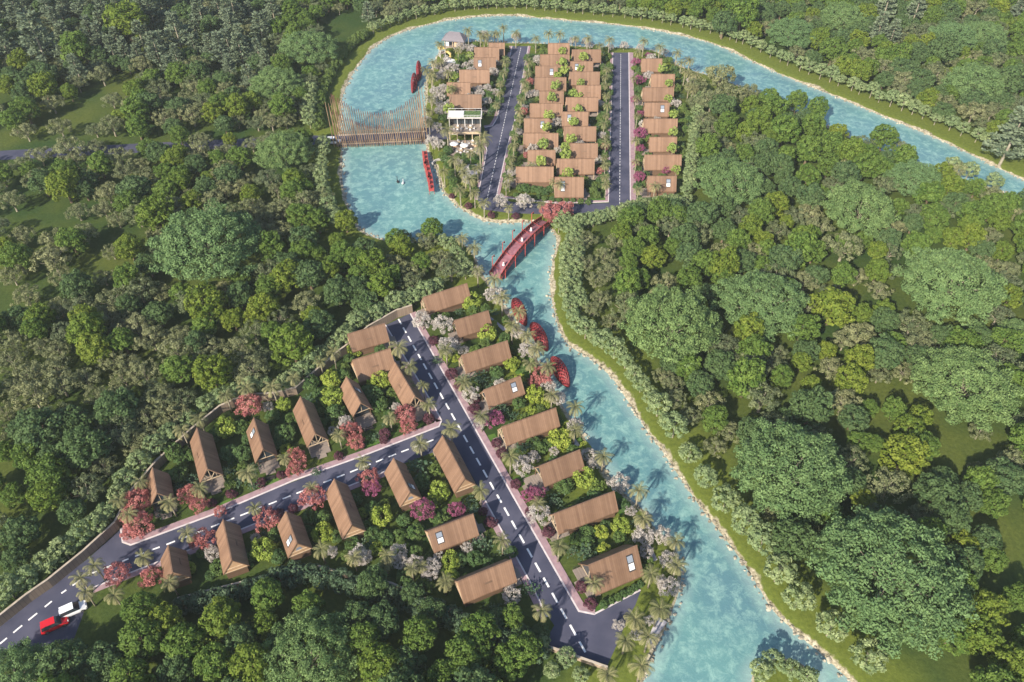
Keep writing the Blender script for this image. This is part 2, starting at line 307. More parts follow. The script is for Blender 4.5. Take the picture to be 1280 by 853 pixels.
def build_water():
    xs = np.arange(-120, 330, 3.0); ys = np.arange(40, 440, 3.0)
    X, Y = np.meshgrid(xs, ys); P = np.stack([X, Y], -1); D = sdist(P)
    nx, ny = len(xs), len(ys); i = np.arange(nx * ny).reshape(ny, nx)
    fs = np.stack([i[:-1, :-1], i[:-1, 1:], i[1:, 1:], i[1:, :-1]], -1).reshape(-1, 4)
    keep = (D.reshape(-1)[fs].max(1) > -2.0)
    me = bpy.data.meshes.new('river_water'); me.from_pydata(np.stack([X, Y, np.full_like(X, -0.6)], -1).reshape(-1, 3).tolist(), [], fs[keep].tolist())
    a = me.attributes.new('shore', 'FLOAT', 'POINT'); a.data.foreach_set('value', D.reshape(-1).astype(np.float32))
    m = mat('river_water', (0.1, 0.3, 0.32), 0.12, 0.5); n, l, b = nodes(m)
    g = n.new('ShaderNodeNewGeometry')
    def nz(sc, det, rough=0.6, dist=0.0):
        t = n.new('ShaderNodeTexNoise'); t.inputs['Scale'].default_value = sc; t.inputs['Detail'].default_value = det; t.inputs['Roughness'].default_value = rough; t.inputs['Distortion'].default_value = dist
        l.new(g.outputs['Position'], t.inputs['Vector']); return t
    big = nz(0.045, 4, 0.6, 0.6); mid = nz(0.42, 8, 0.74, 0.4); fine = nz(1.5, 6, 0.7)
    r1 = n.new('ShaderNodeValToRGB'); e = r1.color_ramp.elements; e[0].position = 0.34; e[0].color = (0.085, 0.185, 0.215, 1); e[1].position = 0.66; e[1].color = (0.108, 0.240, 0.240, 1)
    l.new(big.outputs['Fac'], r1.inputs[0])
    r2 = n.new('ShaderNodeValToRGB'); e = r2.color_ramp.elements; e[0].position = 0.46; e[0].color = (0, 0, 0, 1); e[1].position = 0.74; e[1].color = (1, 1, 1, 1)
    l.new(mid.outputs['Fac'], r2.inputs[0])
    m1 = n.new('ShaderNodeMix'); m1.data_type = 'RGBA'; m1.inputs[7].default_value = (0.26, 0.43, 0.38, 1); l.new(r2.outputs[0], m1.inputs[0]); l.new(r1.outputs[0], m1.inputs[6])
    # shallows paler over the sandy bed
    sa = n.new('ShaderNodeAttribute'); sa.attribute_name = 'shore'
    nm = n.new('ShaderNodeMath'); nm.operation = 'MULTIPLY_ADD'; nm.inputs[1].default_value = 4.0; l.new(mid.outputs['Fac'], nm.inputs[0]); nm.inputs[2].default_value = -2.0
    sd = n.new('ShaderNodeMath'); sd.operation = 'ADD'; l.new(sa.outputs['Fac'], sd.inputs[0]); l.new(nm.outputs[0], sd.inputs[1])
    sm = n.new('ShaderNodeMapRange'); sm.inputs[1].default_value = 3.2; sm.inputs[2].default_value = -0.6; sm.inputs[3].default_value = 0; sm.inputs[4].default_value = 0.55; l.new(sd.outputs[0], sm.inputs[0])
    m2 = n.new('ShaderNodeMix'); m2.data_type = 'RGBA'; m2.inputs[7].default_value = (0.34, 0.43, 0.41, 1); l.new(sm.outputs[0], m2.inputs[0]); l.new(m1.outputs[2], m2.inputs[6])
    l.new(m2.outputs[2], b.inputs['Base Color'])
    bp = n.new('ShaderNodeBump'); bp.inputs['Strength'].default_value = 0.35; bp.inputs['Distance'].default_value = 0.25; l.new(fine.outputs['Fac'], bp.inputs['Height']); l.new(bp.outputs[0], b.inputs['Normal'])
    me.materials.append(m); tag(link('river_water', me), kind='structure')
build_water()

def build_stones():
    rg = np.random.default_rng(3); phi = (1 + 5 ** .5) / 2
    iv = np.array([(-1,phi,0),(1,phi,0),(-1,-phi,0),(1,-phi,0),(0,-1,phi),(0,1,phi),(0,-1,-phi),(0,1,-phi),(phi,0,-1),(phi,0,1),(-phi,0,-1),(-phi,0,1)]) / 1.9
    fi = np.array([(0,11,5),(0,5,1),(0,1,7),(0,7,10),(0,10,11),(1,5,9),(5,11,4),(11,10,2),(10,7,6),(7,1,8),(3,9,4),(3,4,2),(3,2,6),(3,6,8),(3,8,9),(4,9,5),(2,4,11),(6,2,10),(8,6,7),(9,8,1)])
    V, Fc, n = [], [], 0
    for a, b in zip(SHORE, SHORE[1:] + SHORE[:1]):
        L = math.dist(a, b)
        for _ in range(int(L * 1.7 + rg.random())):
            t = rg.random(); x = a[0] + (b[0]-a[0])*t; y = a[1] + (b[1]-a[1])*t
            if not (-60 < pix(x, y)[0] < 1340 and y < 420): continue
            s = rg.uniform(0.16, 0.5); o = rg.normal(0, 0.5, 2)
            V.append(iv * (s * rg.uniform(.7, 1.3, 3)) * [1, 1, .7] + rg.normal(0, .06, (12, 3)) + [x + o[0], y + o[1], -0.5]); Fc.append(fi + n); n += 12
    me = bpy.data.meshes.new('bank_stones'); me.from_pydata(np.concatenate(V).tolist(), [], np.concatenate(Fc).tolist()); me.materials.append(M['stone'])
    tag(link('bank_stones', me), 'cream and grey stones scattered along the water line of the banks', 'stones', kind='stuff')
build_stones()

def build_haze():
    mb = MB(); mb.box(-1650, 1650, -800, 2600, -3.5, CAMH + 8); m = bpy.data.materials.new('haze'); m.use_nodes = True; n, l = m.node_tree.nodes, m.node_tree.links
    n.remove(n['Principled BSDF']); v = n.new('ShaderNodeVolumePrincipled'); v.inputs['Color'].default_value = (0.80, 0.87, 0.92, 1); v.inputs['Density'].default_value = HAZE; v.inputs['Anisotropy'].default_value = 0.0
    l.new(v.outputs[0], n['Material Output'].inputs['Volume'])
    tag(mb.build('haze', m), 'thin pale haze over the whole valley', 'haze', kind='stuff')
build_haze()
# ------------------------------------------------------------------ roads, kerbs, pavements
def offset(line, d):
    """shift a polyline sideways by d (positive = to its left)"""
    out = []
    for i, p in enumerate(line):
        ns = []
        for a, b in ((line[i-1], p) if i else (None, None), (p, line[i+1]) if i + 1 < len(line) else (None, None)):
            if a is None: continue
            L = math.dist(a, b) or 1; ns.append((-(b[1]-a[1]) / L, (b[0]-a[0]) / L))
        n = (sum(v[0] for v in ns) / len(ns), sum(v[1] for v in ns) / len(ns)); k = n[0]**2 + n[1]**2
        k = max(k, 0.4); out.append((p[0] + n[0] * d / k, p[1] + n[1] * d / k))
    return out
def road(poly, z, parent=None):
    mb = MB(); mb.sheet(poly, z); o = mb.build('road', M['asphalt'], parent); return tag(o, kind='structure')
def strip(name, line, d0, d1, z, m, z0=-0.05):
    a, b = offset(line, d0), offset(line, d1); mb = MB(); n = len(line)
    for i in range(n - 1):
        mb.add([(*a[i], z), (*a[i+1], z), (*b[i+1], z), (*b[i], z), (*a[i], z0), (*a[i+1], z0), (*b[i+1], z0), (*b[i], z0)],
               [(0,1,2,3), (0,4,5,1), (3,2,6,7)] + ([(0,3,7,4)] if i == 0 else []) + ([(1,5,6,2)] if i == n-2 else []))
    return tag(mb.build(name, m), kind='structure')
def pave(line, side, w=1.5, kerb=0.32):
    s = 1 if side == 'L' else -1
    strip('kerb', line, 0, s * kerb, 0.15, M['kerb'])
    if w: strip('pavement', line, s * kerb, s * (kerb + w), 0.13, M['paver'])
def dashes(rd, line, ln, gap, w, z, start=0.0):
    mb = MB(); s = -start
    for a, b in zip(line, line[1:]):
        L = math.dist(a, b); u = ((b[0]-a[0])/L, (b[1]-a[1])/L); t = s
        while t < L:
            t0, t1 = max(t, 0), min(t + ln, L)
            if t1 - t0 > 0.3:
                n = (-u[1]*w/2, u[0]*w/2)
                p = [(a[0]+u[0]*k + j*n[0], a[1]+u[1]*k + j*n[1]) for k, j in ((t0,-1),(t1,-1),(t1,1),(t0,1))]
                mb.sheet(p, z)
            t += ln + gap
        s = t - L - 0.0
    return mb.build('road_marking', M['mark'], rd)
main = road(W("482.5,406.4 512,392.3 640,620 722.8,765 743,769 801,738.7 794,757 785,772 769.7,809 759.5,831.7 688,808 685,795 693,782 685,771 663.6,727.8 606.6,624.7", 0), 0.020)
dashes(main, W("498,399 732.5,817", 0), 2.35, 1.42, 0.42, 0.027)
LOWC = W("579,533 541.9,550 497,567 300,645 208,681 189.5,687.7 152.5,702 109.5,719 76.7,742 56,759 35,776 0,805 -70,862", 0)
low = road(offset(LOWC, 3.4) + offset(LOWC, -3.4)[::-1], 0.013)
dashes(low, LOWC[1:], 1.85, 1.3, 0.36, 0.024)
road(W("150,662 112,697 42,751 0,783 -70,838 -70,862 0,812 60,768 152,705 190,690 163,683 152.5,678.6", 0), 0.006)
road(W("117,731 110,745 104,768 92,800 50,830 20,790 76,742", 0), 0.006)
isl = road(W("640.5,58 660,58 643,151 633,186 620,246 640,253 700,256 761,254 761,266 690,268 640,267 603,262 597,250 609,189 606,172 606,160 616,158 622,148", 0), 0.020)
dashes(isl, W("651,60 606,262", 0), 1.2, 0.7, 0.14, 0.027)
isr = road(W("766.6,66 785.5,66 787.5,263 761,266", 0), 0.014)
dashes(isr, W("776,68 774.5,260", 0), 1.2, 0.7, 0.14, 0.021)
road(W("527,160 560,159.5 562,174 540,176 528,180", 0), 0.012)
LANE = W("425,174.5 400,176 360,173 310,179 200,184 152,186.5 27,193 -80,199", 0)
lane = road(offset(LANE, 3.2) + offset(LANE, -3.2)[::-1], 0.012)
pave(W("512,392.3 640,620 722.8,765 743,769", 0), 'L')
pave(W("743,769 801,738.7", 0), 'L', 0)
pave(W("606.6,624.7 663.6,727.8 685,771", 0), 'R', 1.2)
pave(W("552.8,526 545,511 482.5,406.4", 0), 'L', 1.2)
pave(W("552.8,526 549.7,533.8 453.6,571 368.8,601 270,643 163.4,682.5 152.5,678.6 150,661", 0), 'R', 1.4)
pave([p for p in offset(LOWC, 3.42)[2:8]], 'L', 1.1)
pave(W("660,58 643,151 633,186 620,246", 0), 'L', 0.9, 0.25)
pave(W("640.5,58 622,148 616,158 606,160", 0), 'R', 1.1, 0.25)
pave(W("606,172 609,189 597,250", 0), 'R', 0.7, 0.25)
pave(W("785.5,66 787.5,258", 0), 'L', 1.7, 0.3)
pave(W("766.6,66 761,253 700,255 622,247", 0), 'R', 0.9, 0.25)
def flat(name, px, z, m):
    mb = MB(); mb.sheet(W(px, 0), z); return tag(mb.build(name, m), kind='structure')
# paths and lawns on the ground
flat('path', "608,394 613,396 634,412 629,414", 0.03, M['path'])
flat('path', "712,548 717,546 729,562 723,565", 0.03, M['path'])
flat('path', "806,682 812,680 822,700 815,703", 0.03, M['path'])
flat('path', "597,505 604,502 607,520 597,524", 0.04, M['path'])
flat('path', "820,775 824,772 834,778 812,808 808,802", 0.03, M['path'])
flat('patio', "577,212 584,205 598,206 596,222 588,232 578,228", 0.03, M['path'])
for px in ("449,560 482,540 497,541 470,556", "386,587 424,574 432,578 392,592", "318,608 352,594 360,599 326,614", "262,634 296,620 302,624 270,639",
           "731,763 797,729 806,731 742,768", "600,548 618,542 628,556 612,566", "578,194 606,194 600,204 576,205", "640,460 664,440 672,470 648,472",
           "640,250 760,248 760,253 700,255", "520,448 548,438 556,460 540,470", "640,598 660,592 668,604 650,610", "690,516 720,536 728,552 708,552", "762,606 790,632 776,646 764,628"):
    flat('lawn', px, 0.008, M['lawn'])

# ------------------------------------------------------------------ boundary walls
def wall(px, h, label, z=0.0, th=0.3):
    line = W(px, 0); root = empty('boundary_wall', (*line[len(line)//2], 0)); ox, oy = line[len(line)//2]
    ln = [(x-ox, y-oy) for x, y in line]; a, b = offset(ln, th/2), offset(ln, -th/2); a2, b2 = offset(ln, th/2+.07), offset(ln, -th/2-.07)
    for nm, p, q, z0, z1, m in (('wall_face', a, b, -0.3, h, M['fence']), ('coping', a2, b2, h+.003, h+.14, M['coping'])):
        mb = MB(); n = len(p)
        for i in range(n-1):
            mb.add([(*p[i],z0),(*p[i+1],z0),(*q[i+1],z0),(*q[i],z0),(*p[i],z1),(*p[i+1],z1),(*q[i+1],z1),(*q[i],z1)],
                   [(4,5,6,7),(0,1,5,4),(2,3,7,6)] + ([(0,4,7,3)] if i == 0 else []) + ([(1,2,6,5)] if i == n-2 else []))
        mb.build(nm, m, root)
    return tag(root, label, 'wall')
WALL_N = "516,391 497,397 462,417 436,440 420,452"
WALL_M = "420,452 396,472 372,493 345,500 309,502 278,516 240,547 200,584 168,622 149,660"
WALL_W = "149,661 110,697 66,733 40,751 0,783 -70,838"
WALL_S = "224,752 245,747 300,733 359,717 400,712 440,724 490,733 507,741 540,756 575,770 630,793 688,813 759,838"
wall(WALL_N, 2.8, 'curved pale timber wall closing the top end of the dashed main road')
wall(WALL_M, 2.6, 'long boundary wall running behind the gabled villas above the lower road')
wall(WALL_W, 2.7, 'long brown wall beside the open asphalt near the parked cars')
wall(WALL_S, 1.3, 'low brown wall between the lower villas and the wood below them')

# ------------------------------------------------------------------ villas
SLOPE_T = 0.2
HOUSES = []
def house(r0, r1, label, group, style='truss', hw=2.6, zr=6.6, ze=2.75, sky=None, decky=1.3, name='villa', back=True):
    """ridge from survey point r0 (back) to r1 (front), both at height zr"""
    a, b = at(*r0, zr), at(*r1, zr); L = math.dist(a, b); yaw = math.atan2(b[1]-a[1], b[0]-a[0])
    root = empty(name, ((a[0]+b[0])/2, (a[1]+b[1])/2, 0), yaw); h = L/2; HOUSES.append(((a[0]+b[0])/2, (a[1]+b[1])/2, yaw, h, hw, decky)); k = (zr-ze)/hw
    mb = MB()
    for s in (1, -1):
        nz = SLOPE_T * math.hypot(1, k)
        q = [(-h, 0, zr), (h, 0, zr), (h, s*hw, ze), (-h, s*hw, ze)]; q2 = [(x, y, z-nz) for x, y, z in q]
        f = [(0,1,2,3),(7,6,5,4),(2,6,7,3),(0,3,7,4),(1,5,6,2)]
        mb.add(q + q2, [t[::-1] for t in f] if s > 0 else f)
    rf = mb.build('roof', M['roof'], root)
    rc = MB(); rc.bar((-h-.03, 0, zr+.02), (h+.03, 0, zr+.02), .26, .1); rc.build('ridge_cap', M['roof'], rf)
    porch = 3.0 if style == 'truss' else 1.5
    x0, x1, yw = -h+.4, h-porch, hw-.5; nz = SLOPE_T*math.hypot(1, k)+.03; zt = zr-yw*k-nz
    mb = MB(); pr = [(-yw, -.1), (yw, -.1), (yw, zt), (0, zr-nz), (-yw, zt)]
    mb.add([(x0, y, z) for y, z in pr] + [(x1, y, z) for y, z in pr], [(0,1,2,3,4)[::-1], (5,6,7,8,9)] + [(i, (i+1)%5, 5+(i+1)%5, 5+i) for i in range(5)])
    mb.build('wall', M['wall'], root)
    # front glazing in a frame
    mb = MB(); g = MB(); n = 4; w = (2*yw-.4)/n
    for i in range(n):
        y = -yw+.2+i*w; g.box(x1+.004, x1+.03, y+.06, y+w-.06, .5, 2.35)
    for i in range(n+1): mb.box(x1+.002, x1+.1, -yw+.2+i*w-.05, -yw+.2+i*w+.05, .4, 2.5)
    mb.box(x1+.002, x1+.11, -yw+.14, yw-.14, 2.44, 2.6)
    wd = mb.build('window', M['frame'], root); g.build('pane', M['glass'], wd)
    mb = MB(); dx = h + decky; mb.box(x1+.05, dx, -hw+.3, hw-.3, .05, .42); mb.build('deck', M['deck'], root)
    mb = MB()
    for i in range(3): mb.box(dx+.004+.32*i, dx+.32*(i+1), -1.1, 1.1, .01, .32-.1*i)
    mb.build('steps', M['deck'], root)
    if style == 'truss':
        mb = MB(); xx = h-.12; e = .12
        for s in (1, -1):
            mb.bar((xx, 0, zr-.28), (xx, s*(hw-.08), ze-.2), .16, .2); mb.bar((xx, s*.05, ze+.1), (xx, s*hw*.42, zr-hw*.42*k-.4), .12)
            mb.bar((xx, s*hw*.5, ze-.02), (xx, s*hw*.5, zr-hw*.5*k-.4), .12)
        mb.bar((xx, -hw+.1, ze-.05), (xx, hw-.1, ze-.05), .16, .2); mb.bar((xx, 0, ze), (xx, 0, zr-.3), .13)
        mb.build('truss', M['beam'], root)
        for s in (1, -1):
            mb = MB(); mb.box(xx-.09, xx+.09, s*(hw-.3)-.09, s*(hw-.3)+.09, .42, ze-.1); mb.build('post', M['beam'], root)
    else:
        mb = MB(); xx = h-.5
        mb.add([(xx, -hw+.55, ze+.3), (xx, hw-.55, ze+.3), (xx, 0, zr-.5)], [(0,1,2)]); g2 = MB()
        fr = MB()
        for p, q in (((xx+.05,-hw+.5,ze+.25),(xx+.05,hw-.5,ze+.25)), ((xx+.05,-hw+.5,ze+.25),(xx+.05,0,zr-.45)), ((xx+.05,hw-.5,ze+.25),(xx+.05,0,zr-.45)), ((xx+.05,0,ze+.25),(xx+.05,0,zr-.45))): fr.bar(p, q, .13)
        gw = fr.build('gable_window', M['beam'], root); mb.build('pane', M['glass'], gw)
        for s in (1, -1):
            mb = MB(); mb.box(h-.62, h-.44, s*(hw-.55)-.09, s*(hw-.55)+.09, .42, ze+.1); mb.build('post', M['wall'], root)
        mb = MB(); zz = 1.3
        for s in (1, -1):
            mb.bar((h-.3, s*(hw-.36), zz), (dx-.05, s*(hw-.36), zz), .07)
            for i in range(3): mb.bar((h-.3+(decky+.2)*i/2, s*(hw-.36), .42), (h-.3+(decky+.2)*i/2, s*(hw-.36), zz), .05)
        mb.build('railing', M['frame'], root)
    if back:
        mb = MB(); xx = -h+.14; yy = hw-.16
        mb.add([(xx, -yy, ze-.02), (xx, yy, ze-.02), (xx, 0, zr-.32), (xx+.12, -yy, ze-.02), (xx+.12, yy, ze-.02), (xx+.12, 0, zr-.32)], [(0,2,1),(3,4,5),(0,1,4,3),(1,2,5,4),(2,0,3,5)])
        gb = mb.build('back_gable', M['clad'], root)
        mb = MB(); mb.bar((xx-.06, -yy*.72, ze+(zr-ze)*.27), (xx-.06, yy*.72, ze+(zr-ze)*.27), .12, .1); mb.bar((xx-.06, -yy, ze-.02), (xx-.06, yy, ze-.02), .12, .14)
        mb.build('tie_beam', M['beam'], gb)
        if style != 'truss':
            mb = MB(); mb.add([(xx-.03, -.7, ze+1.2), (xx-.03, .7, ze+1.2), (xx-.03, .35, ze+2.1), (xx-.03, -.35, ze+2.1)], [(0,3,2,1)]); mb.build('pane', M['pane'], gb)
    if sky:
        s, t = sky; cx = -h + t*L; fr = MB(); p1 = MB(); p2 = MB()
        def on(x, v, up): # v: 0 ridge .. 1 eave
            y = v*hw; nn = math.hypot(1, k); return (x, s*(y + up*k/nn), zr - y*k + up/nn)
        w = .62
        for v0, v1, pb in ((.22, .44, p1), (.47, .69, p2)):
            q = [on(cx-w, v0, .07), on(cx+w, v0, .07), on(cx+w, v1, .07), on(cx-w, v1, .07)]
            pb.add(q, [(0,1,2,3) if s < 0 else (3,2,1,0)])
        for v0, v1 in ((.18, .22), (.44, .47), (.69, .73)):
            q = [on(x, v, u) for u in (-.02, .1) for x, v in ((cx-w-.1,v0),(cx+w+.1,v0),(cx+w+.1,v1),(cx-w-.1,v1))]
            fr.add(q, [(4,5,6,7),(0,1,5,4),(1,2,6,5),(2,3,7,6),(3,0,4,7)])
        for xa, xb in ((cx-w-.1, cx-w), (cx+w, cx+w+.1)):
            q = [on(x, v, u) for u in (-.02, .1) for x, v in ((xa,.22),(xb,.22),(xb,.69),(xa,.69))]
            fr.add(q, [(4,5,6,7),(0,1,5,4),(1,2,6,5),(2,3,7,6),(3,0,4,7)])
        so = fr.build('skylight', M['frame'], rf); p1.build('pane', M['pane'], so); p2.build('pane', M['lit_pane'], so)
    else:
        mb = MB(); cx = 0.0; s = -1   # flat roof vent on the slope
        nn = math.hypot(1, k); y = hw*.55
        q = [(cx+dx_, s*(y+dy+up*k/nn), zr-(y+dy)*k+up/nn) for up in (-.02, .12) for dx_, dy in ((-.75,-.09),(.75,-.09),(.75,.09),(-.75,.09))]
        mb.add(q, [(4,5,6,7),(0,1,5,4),(1,2,6,5),(2,3,7,6),(3,0,4,7)]); mb.build('roof_vent', M['wall'], rf)
    return tag(root, label, 'villa', group)
GA = 'villas above the lower road'
for i, (r0, r1, st, kw, look) in enumerate([
    ((190.3,584.7), (195.8,616.3), 'glass', {}, 'small steep brown villa half hidden by two red trees'),
    ((245.8,535), (258.75,586), 'truss', {}, 'long brown villa with open truss porch'),
    ((316.9,522.2), (328.6,561.6), 'glass', dict(sky=(-1, .3)), 'short villa with a skylight in its sunny slope'),
    ((375.3,495.8), (393.8,541.9), 'truss', {}, 'long brown villa with truss porch and open steps'),
    ((432.8,470.8), (450.8,503.6), 'glass', dict(sky=(1, .4), decky=2.2), 'short villa with glazed gable and railed deck'),
    ((493.4,452.8), (518.4,495.5), 'truss', {}, 'long villa with truss gable at the road junction')]):
    house(r0, r1, f'{look}, {ordw(i)} from the wall end', GA, st, **kw)
house((434,418), (481,404.4), 'brown villa tucked below the curved timber wall at the main road top', 'villas beside the main road', 'truss', hw=2.9)
house((440.3,450.6), (488,435.6), 'deep-roofed brown villa behind the truss villa at the junction', 'villas beside the main road', 'glass', hw=3.5, ze=2.0)
GB = 'villas below the lower road'
for i, (fr, bk, st, kw, look) in enumerate([
    ((209.8,681.7), (215.3,715.3), 'glass', {}, 'small narrow villa between red trees and a lime bush'),
    ((278.6,649.7), (289.5,700.5), 'truss', {}, 'long shaded villa with a boarded back gable'),
    ((357,639.4), (371,679.2), 'glass', dict(sky=(1, .28)), 'short villa with skylight and glazed back gable'),
    ((417.5,598.75), (439.5,656.6), 'truss', {}, 'long villa with sunlit slope and boarded gable'),
    ((491.6,572.8), (512.2,615.8), 'glass', dict(sky=(-1, .25)), 'short villa beside a magenta tree'),
    ((552.8,544.7), (581,598.6), 'truss', {}, 'long villa in the corner of the two roads')]):
    house(bk, fr, f'{look}, {ordw(i)} from the parked cars', GB, st, **kw)
house((534.7,664.5), (591.7,642.7), 'short shaded villa with skylight, second up the wood side of the main road', 'villas beside the main road', 'glass', hw=2.9, sky=(-1, .2))
house((571.9,727.5), (639.4,700), 'long villa behind a lime bush, lowest on the wood side of the main road', 'villas beside the main road', 'truss', hw=2.8)
GC = 'villas between the main road and the river'
for i, (r0, r1, st, kw, look) in enumerate([
    ((528.6,372), (584,354.4), 'truss', {}, 'long brown villa beside the red footbridge foot'),
    ((567.7,401), (610.6,388.4), 'glass', {}, 'short brown villa with a tree shadow on its roof'),
    ((576.7,444.7), (634.5,426), 'truss', {}, 'long villa with pale truss gable'),
    ((604.5,488), (650.6,470), 'glass', dict(sky=(1, .24)), 'short villa with skylight above the magenta tree'),
    ((627,534), (695,510), 'truss', {}, 'long villa with pale truss and lime tree below'),
    ((673.6,583.6), (725,562.5), 'glass', dict(decky=2.6, hw=2.9), 'short villa with a tan road-side deck'),
    ((692.3,643), (768,614.4), 'truss', {}, 'long villa with palm shadow and pale truss'),
    ((735.5,707), (796.4,682), 'glass', dict(hw=3.9, ze=1.6, zr=7.0, sky=(1, .2)), 'wide villa with large skylight and clipped hedge')]):
    house(r1, r0, f'{look}, {ordw(i)} down the river side', GC, st, **kw)
def row(data, where, group, flip, far='water end'):
    for i, (x0, x1, y, st, sk) in enumerate(data):
        kw = dict(hw=2.75, zr=6.6, ze=2.6)
        if sk == 'deep': kw = dict(hw=3.6, zr=6.9, ze=1.7); sk = 'l'
        if sk: kw['sky'] = (-1 if not flip else 1, (.28 if sk == 'l' else .72) if not flip else (.72 if sk == 'l' else .28))
        r0, r1 = ((x0, y), (x1, y)) if not flip else ((x1, y), (x0, y))
        lk = ('short villa with skylight' if sk else 'short plain brown villa') if st == 'glass' else 'long brown villa'
        house(r0, r1, f'{lk}, {ordw(i)} from the {far} in the row {where}', group, st, **kw)
row([(610.8,631,53.8,'glass',''),(592.5,624,59.4,'truss',''),(591.8,620,72.3,'glass','l'),(574,612,87.5,'truss',''),(558.3,588,103.3,'glass',''),(561.5,602,118.5,'truss','')],
    'above the clubhouse', 'island villas above the clubhouse', False)
row([(685,712.2,54.2,'glass',''),(675,712,68.4,'truss',''),(669,697.4,82.8,'glass','r'),(668.4,708,97,'truss',''),(674.2,705,114.2,'glass',''),(662.2,703.5,129.6,'truss',''),(655,687,148.4,'glass','r'),(654,698,166.7,'truss',''),(659.5,694.4,187.8,'glass',''),(644.8,692.2,208.7,'truss','')],
    'facing the clubhouse road', 'island villas facing the clubhouse road', True)
row([(715,751.6,62.2,'truss',''),(712.9,741.6,76.8,'glass','l'),(711.6,750,90,'truss',''),(720.2,751.3,107,'glass',''),(707.3,748,121.9,'truss',''),(702.5,735.5,140,'glass','l'),(705,745.5,158.5,'truss',''),(713,747.5,179.4,'glass',''),(696,743.3,198.8,'truss',''),(693.3,730,221.6,'glass','deep')],
    'behind the straight road', 'island villas behind the straight road', False)
row([(801.8,828,73.6,'glass',''),(814,843.8,92.9,'truss',''),(803.4,842.6,109.8,'truss',''),(805.8,837,128.5,'glass','r'),(804.6,847.3,148.7,'truss',''),(812,846.4,171.5,'glass',''),(805.8,852.3,193.8,'truss',''),(809.3,846,220.3,'glass','r')],
    'beside the tall hedge', 'island villas beside the tall hedge', True)

# ------------------------------------------------------------------ red footbridge
def footbridge():
    A, B = at(619, 346, 0.6), at(683, 277, 0.6); L = math.dist(A, B); yaw = math.atan2(B[1]-A[1], B[0]-A[0])
    root = empty('red_footbridge', ((A[0]+B[0])/2, (A[1]+B[1])/2, 0), yaw); h = L/2; w = 1.75
    zc = lambda x: 0.5 + 2.3*(1-(x/h)**2); N = 24; xs = [-h + L*i/N for i in range(N+1)]
    mb = MB()
    for a, b in zip(xs, xs[1:]):
        za, zb = zc(a), zc(b)
        mb.add([(a,-w,za-.25),(b,-w,zb-.25),(b,w,zb-.25),(a,w,za-.25),(a,-w,za),(b,-w,zb),(b,w,zb),(a,w,za)], [(0,3,2,1),(4,5,6,7),(0,1,5,4),(2,3,7,6)])
    mb.build('deck', M['mauve'], root)
    for s in (-1, 1):
        mb = MB()
        mb.tube([(x, s*w, zc(x)+1.5) for x in xs], .08, 5); mb.tube([(x, s*w, zc(x)+.3) for x in xs], .07, 5)
        mb.tube([(x, s*(w+.1), zc(x)-.2) for x in xs], .15, 5)
        for i in range(0, N+1): mb.bar((xs[i], s*w, zc(xs[i])-.1), (xs[i], s*w, zc(xs[i])+1.55), .34, .22)
        pass
        for a, b in zip(xs, xs[1:]):
            m_ = (b-a)*.06; p, q = a+m_, b-m_
            mb.add([(p, s*w-.02, zc(p)+.35), (q, s*w-.02, zc(q)+.35), (q, s*w-.02, zc(q)+1.4), (p, s*w-.02, zc(p)+1.4), (p, s*w+.02, zc(p)+.35), (q, s*w+.02, zc(q)+.35), (q, s*w+.02, zc(q)+1.4), (p, s*w+.02, zc(p)+1.4)], [(0,1,2,3),(7,6,5,4)], 1)
        mb.build('railing', [M['red'], M['dkred']], root)
    for i in range(5):
        x = -h*.86 + L*.86*i/4.6
        mb = MB(); mb.tube([(x, w+.45, -2.4), (x, w+.45, zc(x)+4.6)], .11, 6); mb.tube([(x-.05, -w-.45, -2.4), (x-.05, -w-.45, zc(x)+1.4)], .13, 6)
        mb.bar((x, w+.45, zc(x)+4.4), (x+1.1, w+.45, zc(x)+4.4), .12); mb.bar((x, -w-.45, zc(x)-.35), (x, w+.45, zc(x)-.35), .18); mb.bar((x, -w-.45, zc(x)+1.35), (x+.9, -w*.2, zc(x)+.08), .12); mb.bar((x, w+.45, zc(x)+1.6), (x+.9, w*.2, zc(x)+.08), .12); mb.bar((x+.9, -w*.2, zc(x)+.08), (x+.9, w*.2, zc(x)+.08), .12)
        p = mb.build('pier', M['red'], root)
        mb = MB(); mb.lathe([(0, 3.5), (.16, 3.55), (.2, 3.8), (.16, 4.1), (0, 4.15)], 8, (x+1.0, w+.45)); o = mb.build('lantern', M['dkred'], p); o.location.z = zc(x)+.15
    tag(root, 'long arched red footbridge with dark railing panels crossing the river', 'footbridge')
    return root, zc, h
fb, fbz, fbh = footbridge()

